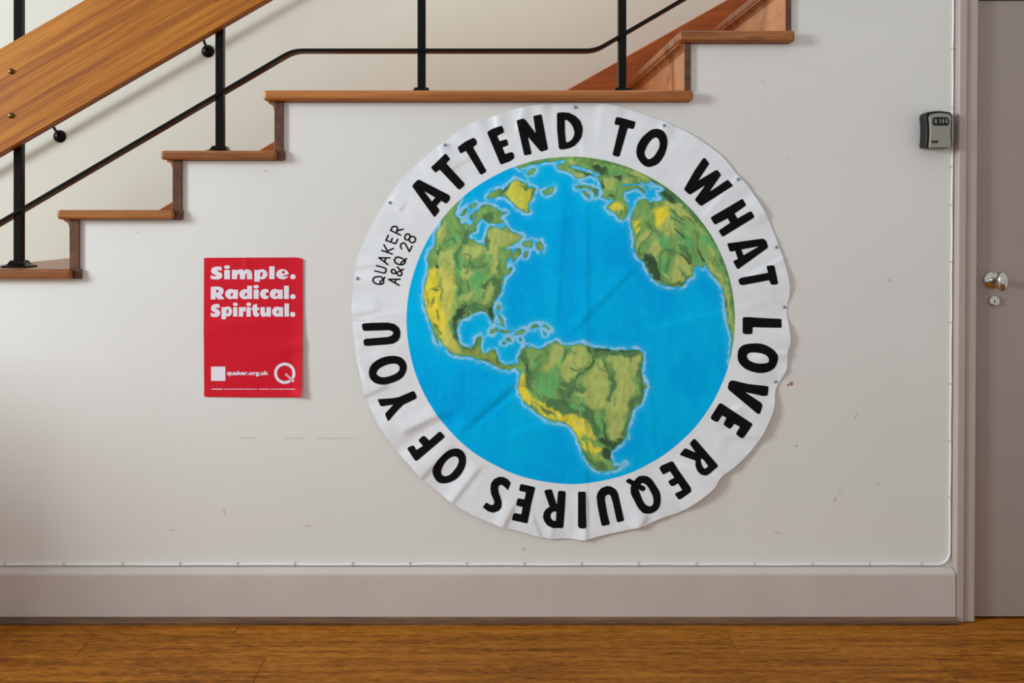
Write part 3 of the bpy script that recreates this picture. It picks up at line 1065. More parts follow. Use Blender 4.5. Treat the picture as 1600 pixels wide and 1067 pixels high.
# --- paint patches inside the land: (colour, softness px, outline)
G_OL, G_YE, G_OC, G_DK, G_VD, G_BR = (160, 174, 98), (212, 196, 58), (186, 184, 90), (76, 114, 74), (48, 66, 54), (94, 160, 96)
PATCH = [
    (G_OL, 3, C1([(190, 700), (320, 690), (310, 900), (330, 1066), (215, 1066), (185, 900)])), (G_OL, 3, C1([(170, 520), (250, 490), (225, 620), (170, 640)])),
    (G_OL, 2.5, C1([(420, 650), (540, 660), (590, 720), (610, 520), (660, 500), (740, 540), (885, 580), (760, 650), (690, 680), (680, 800), (660, 920), (620, 900), (640, 760), (560, 740), (470, 780), (380, 720)])),
    (G_OL, 2, C1([(370, 850), (450, 860), (480, 900), (430, 950), (390, 930)])), (G_OL, 2, C2([(420, 220), (540, 190), (500, 250), (430, 280)])),
    (G_BR, 2, C1([(310, 740), (360, 720), (380, 850), (350, 920), (310, 830)])), (G_BR, 2, C1([(480, 880), (580, 850), (560, 950), (500, 1050), (470, 1000)])), (G_BR, 3, C1([(260, 600), (340, 570), (370, 620), (300, 650)])),
    (G_BR, 2, C2([(380, 50), (440, 150), (430, 250), (390, 230)])), (G_BR, 2, C2([(550, 20), (600, 30), (590, 150), (540, 180)])), (G_BR, 2, C2([(330, 400), (380, 330), (400, 350), (360, 420)])),
    (G_OC, 4, C2([(235, 0), (370, 0), (375, 200), (370, 300), (330, 400), (330, 480), (360, 560), (400, 640), (430, 700), (340, 690), (280, 620), (230, 500), (190, 420), (150, 380), (230, 300), (270, 150)])),
    (G_YE, 4.5, cat(C1([(100, 850), (170, 870), (190, 960), (215, 1040)]), C2([(235, 60), (255, 150), (270, 200), (240, 260), (300, 420), (280, 560), (310, 640), (250, 560), (190, 440), (150, 360), (110, 240), (120, 120)]))),
    (G_DK, 2, C1([(390, 530), (440, 500), (430, 620), (340, 760), (320, 720), (390, 640)])), (G_DK, 2, C1([(580, 400), (640, 375), (650, 430), (620, 475), (560, 440)])),
    (G_DK, 2, C1([(540, 640), (580, 700), (620, 690), (590, 560)])), (G_DK, 2.5, C1([(640, 920), (720, 930), (720, 1066), (640, 1066)])), (G_DK, 2, C1([(440, 830), (480, 830), (610, 815), (600, 830), (450, 860)])),
    (G_DK, 2, C2([(700, 90), (770, 140), (755, 210), (690, 310), (600, 320), (690, 280), (700, 200)])), (G_DK, 2, C2([(470, 290), (560, 265), (600, 320), (690, 310), (705, 420), (690, 440), (640, 360), (580, 348), (480, 390)])),
    (G_DK, 1.5, C2([(385, 70), (440, 200), (420, 250), (395, 200)])), (G_OL, 1.5, C2([(605, 290), (640, 180), (685, 85), (692, 200), (665, 285), (620, 305)])),
    (G_VD, 1.5, C2([(390, 330), (455, 305), (465, 265), (470, 380), (440, 420), (400, 450), (392, 520), (395, 600), (430, 660), (360, 560), (375, 480), (355, 430)])),
    (G_VD, 1.5, C2([(640, 340), (690, 325), (705, 400), (695, 450), (670, 390)])), (G_VD, 1, C1([(183, 662), (197, 668), (187, 742), (168, 742)])), (G_VD, 1, C1([(175, 790), (192, 800), (182, 868), (163, 860)])),
    (G_DK, 1, C1([(155, 1040), (185, 1010), (190, 1025), (165, 1045)])), (G_DK, 1.2, C2([(165, 340), (200, 240), (205, 260), (180, 350)])), (G_DK, 1.5, C2([(190, 430), (215, 440), (275, 540), (260, 550), (205, 490)])), (G_DK, 1.5, C2([(245, 70), (285, 170), (265, 270), (255, 240), (270, 170)])),
    ((128, 142, 66), 2, C2([(420, 670), (520, 660), (560, 640), (600, 700), (720, 690), (735, 780), (880, 800), (820, 835), (740, 815), (640, 760), (500, 715), (430, 715)])),
    (G_DK, 1.5, C2([(400, 640), (520, 655), (560, 570), (590, 560), (555, 660), (480, 690)])), (G_DK, 1.2, C2([(705, 690), (728, 690), (745, 770), (790, 808), (880, 795), (800, 822), (725, 775)])), (G_DK, 1.2, C2([(510, 715), (640, 745), (720, 790), (620, 765)])),
    ((190, 188, 72), 2, C1([(745, 235), (800, 140), (850, 115), (880, 150), (930, 170), (980, 195), (940, 300), (935, 385), (850, 340), (800, 290)])),
    (G_VD, 1.5, C1([(690, 250), (785, 140), (770, 190), (720, 240)])), (G_DK, 1.5, C1([(950, 300), (990, 190), (985, 250), (955, 330)])), (G_DK, 1.5, C1([(860, 150), (900, 160), (930, 145), (940, 190), (970, 175), (930, 200), (880, 170)])),
    # south america
    (G_OL, 3, C4([(240, 300), (320, 180), (330, 90), (400, 85), (420, 130), (380, 210), (310, 270)])), (G_OL, 3, C4([(400, 250), (440, 180), (490, 110), (560, 108), (610, 170), (600, 230), (500, 310), (460, 360), (410, 320)])),
    (G_OL, 3, C4([(550, 330), (620, 270), (670, 180), (690, 200), (740, 260), (755, 350), (750, 460), (720, 540), (640, 550), (590, 520), (580, 460), (490, 445), (520, 420), (570, 420), (590, 390)])),
    (G_OL, 3, C4([(730, 190), (750, 150), (830, 160), (900, 180), (970, 140), (1000, 170), (950, 260), (900, 330), (950, 400), (900, 490), (870, 600), (850, 720), (850, 770), (760, 770), (740, 720), (760, 640), (720, 560), (760, 480), (800, 420), (800, 300), (770, 240)])),
    (G_DK, 3, C4([(380, 340), (450, 360), (500, 330), (580, 400), (570, 430), (500, 440), (460, 490), (400, 480), (380, 420)])), (G_DK, 3, C4([(230, 440), (400, 490), (560, 510), (640, 560), (640, 640), (590, 640), (480, 590), (380, 590), (300, 530)])),
    (G_DK, 2, C4([(700, 180), (740, 250), (790, 330), (800, 420), (760, 490), (730, 490), (770, 400), (750, 300), (710, 230)])), (G_DK, 2, C4([(600, 95), (720, 115), (960, 120), (990, 150), (900, 180), (820, 145), (730, 160), (650, 170)])),
    (G_DK, 2.5, C4([(995, 180), (1000, 350), (1005, 480), (920, 560), (870, 600), (900, 500), (970, 440), (955, 340), (940, 300)])), (G_DK, 2, C4([(900, 620), (880, 750), (840, 740), (870, 660)])), (G_DK, 2, C4([(600, 610), (640, 600), (680, 720), (690, 790), (640, 740)])),
    (G_DK, 2, C4([(100, 170), (150, 110), (150, 180), (190, 320), (200, 440), (150, 400), (150, 260)])), (G_BR, 3, C4([(200, 350), (260, 300), (300, 360), (370, 480), (280, 470), (250, 420)])), (G_BR, 2, C4([(460, 510), (560, 530), (580, 570), (490, 560)])),
    (G_BR, 2, C4([(640, 590), (680, 600), (700, 700), (720, 790), (690, 740), (650, 650)])), (G_BR, 2, C4([(200, 240), (240, 180), (260, 200), (230, 260)])), (G_BR, 2, C4([(300, 300), (370, 270), (390, 330), (340, 430), (310, 380)])),
    (G_YE, 2.5, C4([(100, 310), (135, 290), (145, 380), (170, 440), (260, 490), (330, 560), (400, 595), (500, 600), (590, 640), (650, 760), (640, 780), (590, 740), (560, 720), (540, 750), (600, 850), (580, 860), (530, 770), (480, 690), (440, 650), (350, 640), (260, 590), (150, 500), (95, 440), (90, 380)])),
    (G_YE, 2, C4([(590, 770), (690, 850), (650, 890), (700, 930), (620, 880)])), (G_OC, 2, C4([(470, 610), (590, 650), (640, 770), (560, 700)])), (G_DK, 1, C4([(180, 470), (330, 570), (360, 610), (300, 590), (220, 510)])),
    (G_DK, 2, C4([(540, 840), (600, 900), (700, 950), (760, 990), (690, 1008), (610, 950)])),
    (G_VD, 2, C4([(690, 620), (720, 640), (730, 740), (760, 790), (870, 770), (780, 850), (760, 920), (690, 900), (690, 850), (730, 830), (650, 780), (720, 770)])),
    # africa and europe
    (G_OL, 4, C6([(600, 500), (680, 580), (690, 700), (600, 690), (520, 640)])), (G_OL, 2.5, C6([(430, 820), (500, 720), (560, 800), (500, 880), (530, 960), (490, 900), (400, 860)])), (G_OL, 3, C6([(330, 740), (440, 640), (470, 700), (380, 770), (330, 830)])),
    (G_OL, 3, C7([(425, 530), (460, 370), (540, 370), (590, 470), (580, 550), (510, 605), (425, 595)])), (G_OL, 2.5, C7([(700, 400), (760, 420), (850, 560), (900, 700), (930, 900), (945, 1050), (900, 900), (860, 650), (780, 520)])),
    (G_OL, 2, C5([(860, 200), (940, 200), (960, 300), (880, 290)])), (G_OL, 1.5, C5([(490, 108), (620, 150), (710, 192), (650, 200), (600, 155)])), (G_OL, 1.5, C5([(560, 55), (640, 50), (640, 90), (580, 90)])), (G_OL, 1.5, C5([(780, 70), (850, 78), (800, 95)])),
    (G_OL, 2, C6([(190, 180), (300, 165), (280, 210), (195, 215)])), (G_OL, 2, C6([(20, 150), (110, 150), (140, 240), (60, 270), (30, 230)])), (G_OL, 2, C6([(230, 70), (420, 150), (450, 190), (330, 170)])),
    (G_OL, 2, C6([(560, 380), (700, 370), (860, 530), (880, 600), (760, 540)])), (G_OL, 2.5, C6([(880, 620), (960, 680), (1060, 900), (1000, 850)])), (G_OC, 2, C6([(60, 420), (130, 385), (200, 400), (220, 450), (150, 480), (100, 470)])),
    (G_BR, 2, C7([(310, 360), (370, 400), (400, 560), (340, 560), (320, 470)])), (G_BR, 2, C7([(600, 380), (680, 400), (700, 450), (640, 450)])), (G_BR, 3, C7([(480, 200), (570, 160), (620, 280), (560, 330)])), (G_BR, 3, C7([(300, 220), (400, 230), (430, 330), (330, 300)])),
    (G_BR, 3, C7([(640, 160), (760, 230), (800, 330), (700, 280)])), (G_BR, 2, C6([(90, 80), (230, 100), (220, 140), (100, 130)])),
    (G_YE, 4, C6([(472, 460), (560, 435), (600, 415), (640, 500), (580, 580), (510, 640), (490, 560)])), (G_YE, 3, C6([(295, 580), (365, 530), (350, 640), (320, 700), (300, 640)])), (G_YE, 2, C6([(75, 425), (130, 400), (170, 440), (110, 460)])),
    (G_VD, 1.5, C7([(200, 355), (280, 375), (300, 450), (350, 595), (300, 585), (240, 520), (195, 430)])), (G_DK, 2, C6([(400, 362), (490, 380), (465, 490), (430, 420)])), (G_VD, 2, C6([(515, 300), (600, 285), (690, 330), (760, 410), (640, 385), (570, 350)])),
    (G_DK, 2, C6([(430, 150), (640, 255), (790, 380), (1000, 640), (1075, 740), (1075, 790), (880, 570), (740, 420)])), (G_DK, 2, C7([(700, 130), (860, 340), (910, 540), (950, 800), (930, 800), (890, 560), (800, 320)])),
    (G_VD, 2.5, C5([(770, 100), (900, 105), (915, 150), (850, 160), (790, 130)])), (G_VD, 1.2, C5([(585, 115), (720, 148), (795, 160), (760, 180), (680, 152)])), (G_VD, 1.5, C5([(950, 190), (1035, 180), (1000, 222)])), (G_DK, 2, C5([(640, 70), (900, 58), (1050, 100), (800, 70)])),
    (G_VD, 1.2, C5([(830, 205), (880, 280), (880, 330), (862, 290), (848, 240)])), (G_VD, 1.2, C5([(900, 365), (950, 352), (960, 372), (905, 375)])), (G_DK, 1.5, C5([(730, 265), (830, 300), (820, 345), (795, 350), (790, 310)])), (G_DK, 1.2, C5([(700, 320), (750, 345), (745, 362)])),
    (G_DK, 1.5, C7([(470, 290), (520, 260), (580, 340), (590, 420), (530, 360)])), (G_DK, 2, C7([(150, 300), (190, 280), (160, 330), (180, 390), (140, 370)])), (G_DK, 1.5, C7([(770, 330), (820, 450), (830, 480), (780, 390)])), (G_DK, 1.2, C7([(505, 600), (560, 545), (540, 520), (600, 540), (540, 625), (400, 625), (330, 600)])),
    (G_DK, 1.2, C6([(240, 145), (330, 150), (360, 168), (280, 165)])), (G_VD, 1.5, C6([(100, 150), (190, 150), (175, 195), (120, 175)])), (G_DK, 1.5, C5([(330, 75), (470, 60), (380, 85), (260, 105), (200, 110)])),
]
STROKES = [  # dark brush strokes: colour, width px, points
    (G_VD, 2.6, C4([(590, 100), (635, 180), (625, 235), (545, 295), (512, 322)])), (G_VD, 1.8, C4([(435, 125), (428, 170), (415, 185)])), (G_VD, 2.6, C4([(155, 240), (155, 350)])), (G_VD, 2.4, C4([(650, 120), (760, 128)])), (G_VD, 2.0, C4([(830, 132), (940, 128)])),
    (G_DK, 2.6, C4([(210, 210), (260, 165)])), (G_DK, 2.4, C4([(470, 260), (520, 275), (580, 245)])), (G_DK, 2.2, C4([(250, 460), (320, 480), (430, 500)])), (G_BR, 2.2, C4([(262, 470), (255, 430), (300, 420), (350, 450)])),
    (G_DK, 3, C6([(650, 460), (700, 510), (760, 560)])), (G_VD, 2.6, C6([(680, 640), (720, 670), (770, 720)])), (G_VD, 2, C6([(770, 530), (820, 550), (860, 585)])), (G_VD, 4, C6([(740, 880), (780, 910), (820, 960)])), (G_VD, 3.5, C6([(895, 840), (920, 890), (950, 940)])),
    (G_DK, 3, C6([(640, 530), (720, 570), (760, 600)])), (G_DK, 2.4, C6([(440, 600), (470, 660), (450, 700), (370, 780)])), (G_DK, 2, C6([(310, 640), (355, 590)])), (G_DK, 2, C6([(330, 710), (355, 660)])), (G_DK, 2.4, C6([(180, 460), (185, 510)])), (G_DK, 2.4, C6([(220, 440), (230, 490)])),
    (G_DK, 3, C7([(520, 510), (540, 540), (555, 560)])), (G_DK, 3, C7([(330, 470), (330, 380), (370, 330), (430, 330)])), (G_DK, 2.5, C7([(400, 400), (390, 480), (350, 560)])), (G_BR, 2.5, C7([(350, 390), (380, 440), (355, 500), (375, 560)])), (G_OC, 3, C7([(372, 525), (395, 560)])),
    (G_DK, 3, C7([(640, 190), (640, 300), (650, 330)])), (G_VD, 2, C7([(880, 740), (882, 800)])),
    (G_DK, 2.8, C1([(400, 730), (450, 740), (450, 800), (480, 830)])), (G_DK, 2.8, C1([(420, 890), (470, 840)])), (G_DK, 3, C1([(430, 950), (440, 1030)])), (G_DK, 3, C1([(370, 960), (385, 1050)])), (G_VD, 2.5, C1([(560, 1010), (630, 930)])), (G_DK, 3, C1([(700, 780), (690, 850)])),
    (G_DK, 2.5, C1([(270, 620), (310, 600), (330, 640)])), (G_DK, 3, C1([(330, 740), (350, 830), (370, 860)])), (G_OL, 2.5, C1([(460, 700), (520, 680)])), (G_DK, 2.5, C2([(225, 350), (240, 420)])), (G_DK, 2.5, C2([(610, 240), (640, 140), (690, 80)])), (G_DK, 2, C2([(150, 260), (160, 300)])),
    (G_DK, 3, C2([(370, 500), (375, 590)])), (G_DK, 2.2, C2([(210, 180), (240, 175)])),
]


def land_sd(q):
    wx = q[:, 0] + 1.8 * (vnoise(q[:, 0], q[:, 1], 5, 5) - 0.5)
    wy = q[:, 1] + 1.8 * (vnoise(q[:, 0], q[:, 1], 5, 6) - 0.5)
    s = np.stack([wx, wy], 1)
    d = sd_poly(s, AMERICA)
    d = np.maximum(d, -sd_poly(s, HUDSON))
    e = np.maximum(sd_poly(s, EUROPE), -sd_poly(s, BALTIC))
    d = np.minimum(np.minimum(d, e), sd_poly(s, AFRICA))
    for il in ISLES:
        d = np.minimum(d, sd_poly(s, il))
    return d


def to_lin(c):
    return np.array(lin(*c)[:3]) * 1.42


def land_col(q):
    x, y = q[:, 0], q[:, 1]
    base = to_lin((116, 154, 86))
    col = np.tile(base, (len(q), 1))
    # brushy variation of the ground green
    n = vnoise(x + 0.4 * y, (y - 0.3 * x) * 0.45, 7, 7)
    k = sstep(0.45, 0.8, n)[:, None]
    col = col * (1 - 0.45 * k) + to_lin(G_BR) * 0.45 * k
    n = vnoise(x * 0.9 - 0.5 * y, (y + 0.3 * x) * 0.5, 9, 8)
    k = sstep(0.55, 0.85, n)[:, None]
    col = col * (1 - 0.5 * k) + to_lin(G_DK) * 0.5 * k
    wx = x + 5.0 * (vnoise(x, y, 6, 9) - 0.5) + 3 * (vnoise(x, y, 14, 10) - 0.5)
    wy = y + 7.0 * (vnoise(x, y, 6, 11) - 0.5) + 3 * (vnoise(x, y, 14, 12) - 0.5)
    for c, soft, pl in PATCH:
        lo, hi = pl.min(0) - 14, pl.max(0) + 14
        m = np.nonzero((x > lo[0]) & (x < hi[0]) & (y > lo[1]) & (y < hi[1]))[0]
        if len(m) == 0:
            continue
        d = sd_poly(np.stack([wx[m], wy[m]], 1), pl)
        k = (0.92 * (1 - sstep(-soft, soft, d)))[:, None]
        col[m] = col[m] * (1 - k) + to_lin(c) * k
    for c, wd, pl in STROKES:
        pl = open_spline(pl, 4)
        lo, hi = pl.min(0) - 8, pl.max(0) + 8
        m = np.nonzero((x > lo[0]) & (x < hi[0]) & (y > lo[1]) & (y < hi[1]))[0]
        if len(m) == 0:
            continue
        d = sd_stroke(np.stack([wx[m] * 0.3 + x[m] * 0.7, wy[m] * 0.3 + y[m] * 0.7], 1), pl, wd)
        k = (0.85 * (1 - sstep(-0.8, 1.2, d)))[:, None]
        col[m] = col[m] * (1 - k) + to_lin(c) * k
    # loose brush dabs, darker and lighter than the ground they lie on
    r2 = np.random.RandomState(5)
    for i in range(260):
        j = r2.randint(len(q))
        cx_, cy_ = q[j]
        a = math.radians(r2.normal(78 if i % 3 else 30, 28))
        L_ = r2.uniform(5, 15)
        bend = r2.uniform(-0.5, 0.5)
        pl = np.array([(cx_ + L_ * t * math.cos(a + bend * t), cy_ + L_ * t * math.sin(a + bend * t)) for t in (-0.5, -0.17, 0.17, 0.5)])
        m = np.nonzero((np.abs(x - cx_) < L_) & (np.abs(y - cy_) < L_))[0]
        if len(m) == 0:
            continue
        d = sd_stroke(q[m], pl, r2.uniform(1.2, 3.4))
        k = (r2.uniform(0.3, 0.65) * (1 - sstep(-0.8, 1.2, d)))[:, None]
        c = (to_lin(G_DK), to_lin(G_BR), to_lin((150, 178, 96)), col[j] * 0.62, col[j] * 1.25)[r2.randint(5)]
        col[m] = col[m] * (1 - k) + c * k
    # tonal brush streaks
    st = 0.84 + 0.32 * vnoise(x * 1.0 + y * 0.2, y * 0.4, 4, 13)
    return col * st[:, None]


def banner_material():
    m, nt, b = nodes('painted_cloth')
    b.inputs['Roughness'].default_value = 0.9
    b.inputs['Specular IOR Level'].default_value = 0.06
    L = nt.links

    def attr(nm):
        a = N(nt, 'ShaderNodeAttribute', attribute_name=nm)
        return a

    def rng_(src, a, bb, smooth=True):
        r = N(nt, 'ShaderNodeMapRange', interpolation_type='SMOOTHSTEP' if smooth else 'LINEAR')
        r.inputs['From Min'].default_value, r.inputs['From Max'].default_value = a, bb
        L.new(src, r.inputs['Value'])
        return r.outputs['Result']

    def mix(f, a, bb):
        x = N(nt, 'ShaderNodeMix', data_type='RGBA')
        L.new(f, x.inputs['Factor'])
        for s, v in ((6, a), (7, bb)):
            if isinstance(v, tuple):
                x.inputs[s].default_value = v
            else:
                L.new(v, x.inputs[s])
        return x.outputs[2]

    def math_(op, a, bb):
        x = N(nt, 'ShaderNodeMath', operation=op)
        for i, v in enumerate((a, bb)):
            if isinstance(v, (int, float)):
                x.inputs[i].default_value = v
            else:
                L.new(v, x.inputs[i])
        return x.outputs[0]

    def noise(sc, det, stretch=None):
        n = N(nt, 'ShaderNodeTexNoise')
        n.inputs['Scale'].default_value = sc
        n.inputs['Detail'].default_value = det
        if stretch:
            mp = N(nt, 'ShaderNodeMapping')
            mp.inputs['Scale'].default_value = stretch
            L.new(tc.outputs['Object'], mp.inputs['Vector'])
            L.new(mp.outputs[0], n.inputs['Vector'])
        else:
            L.new(tc.outputs['Object'], n.inputs['Vector'])
        return n.outputs['Fac']
    tc = N(nt, 'ShaderNodeTexCoord')
    land, globe, col = attr('land').outputs['Fac'], attr('globe').outputs['Fac'], attr('paint').outputs['Color']
    # sea: mottled blue wash
    big, fine = noise(7, 4, (1, 1, 0.6)), noise(60, 4, (1, 1, 0.35))
    sea = mix(rng_(big, 0.36, 0.66), lin(0, 176, 250), lin(0, 194, 255))
    sea = mix(math_('MULTIPLY', rng_(fine, 0.5, 0.75), 0.35), sea, lin(20, 206, 255))
    dist = math_('ADD', land, math_('MULTIPLY', math_('SUBTRACT', noise(55, 3), 0.5), 9.0))
    wash = math_('MULTIPLY', math_('SUBTRACT', 1.0, rng_(dist, 2.0, 15.0)), 0.30)
    sea = mix(wash, sea, lin(70, 208, 252))
    surf_a = math_('MULTIPLY', rng_(dist, 0.2, 1.5), math_('SUBTRACT', 1.0, rng_(dist, 3.8, 6.2)))
    surf_a = math_('MULTIPLY', surf_a, rng_(noise(34, 3), 0.30, 0.60))
    sea = mix(math_('MULTIPLY', surf_a, 0.62), sea, lin(190, 230, 252))
    # land with a darker painted coast line
    coast = rng_(land, -2.4, -0.2)
    ground = mix(math_('MULTIPLY', coast, 0.42), col, lin(64, 124, 66))
    disc = mix(rng_(land, -0.55, 0.55, False), ground, sea)
    # weave of the bare cloth
    cl = mix(rng_(noise(14, 3), 0.35, 0.7), lin(233, 239, 246), lin(240, 245, 251))
    out = mix(rng_(globe, -0.5, 0.5, False), disc, cl)
    L.new(out, b.inputs['Base Color'])
    wv = N(nt, 'ShaderNodeTexNoise')
    wv.inputs['Scale'].default_value = 600
    L.new(tc.outputs['Object'], wv.inputs['Vector'])
    bp = N(nt, 'ShaderNodeBump')
    bp.inputs['Strength'].default_value = 0.10
    bp.inputs['Distance'].default_value = 0.0008
    L.new(wv.outputs['Fac'], bp.inputs['Height'])
    L.new(bp.outputs['Normal'], b.inputs['Normal'])
    return m


M['banner'] = banner_material()
bme, bP = clip_mesh('earth_banner', 545, 156, 1240, 848, 1.9, lambda q: sd_poly(q, EDGE_S), cloth(0.0))
gl = np.hypot(bP[:, 0] - CX, (bP[:, 1] - CY) * 1.004) - RG + 0.9 * (vnoise(bP[:, 0], bP[:, 1], 30, 14) - 0.5)
ld = np.full(len(bP), 50.0)
inn = np.nonzero(gl < 6)[0]
ld[inn] = np.clip(land_sd(bP[inn]), -50, 50)
pc = np.ones((len(bP), 4))
li = np.nonzero((ld < 5) & (gl < 6))[0]
pc[li, :3] = land_col(bP[li])
for nm, arr in (('land', ld), ('globe', gl)):
    a = bme.attributes.new(nm, 'FLOAT', 'POINT')
    a.data.foreach_set('value', arr.astype(np.float32))
a = bme.attributes.new('paint', 'FLOAT_COLOR', 'POINT')
a.data.foreach_set('color', pc.astype(np.float32).ravel())
banner = link('earth_banner', bme, M['banner'])
tag(banner, 'round white cloth banner with a painted Earth and black lettering, pinned to wall', 'banner')

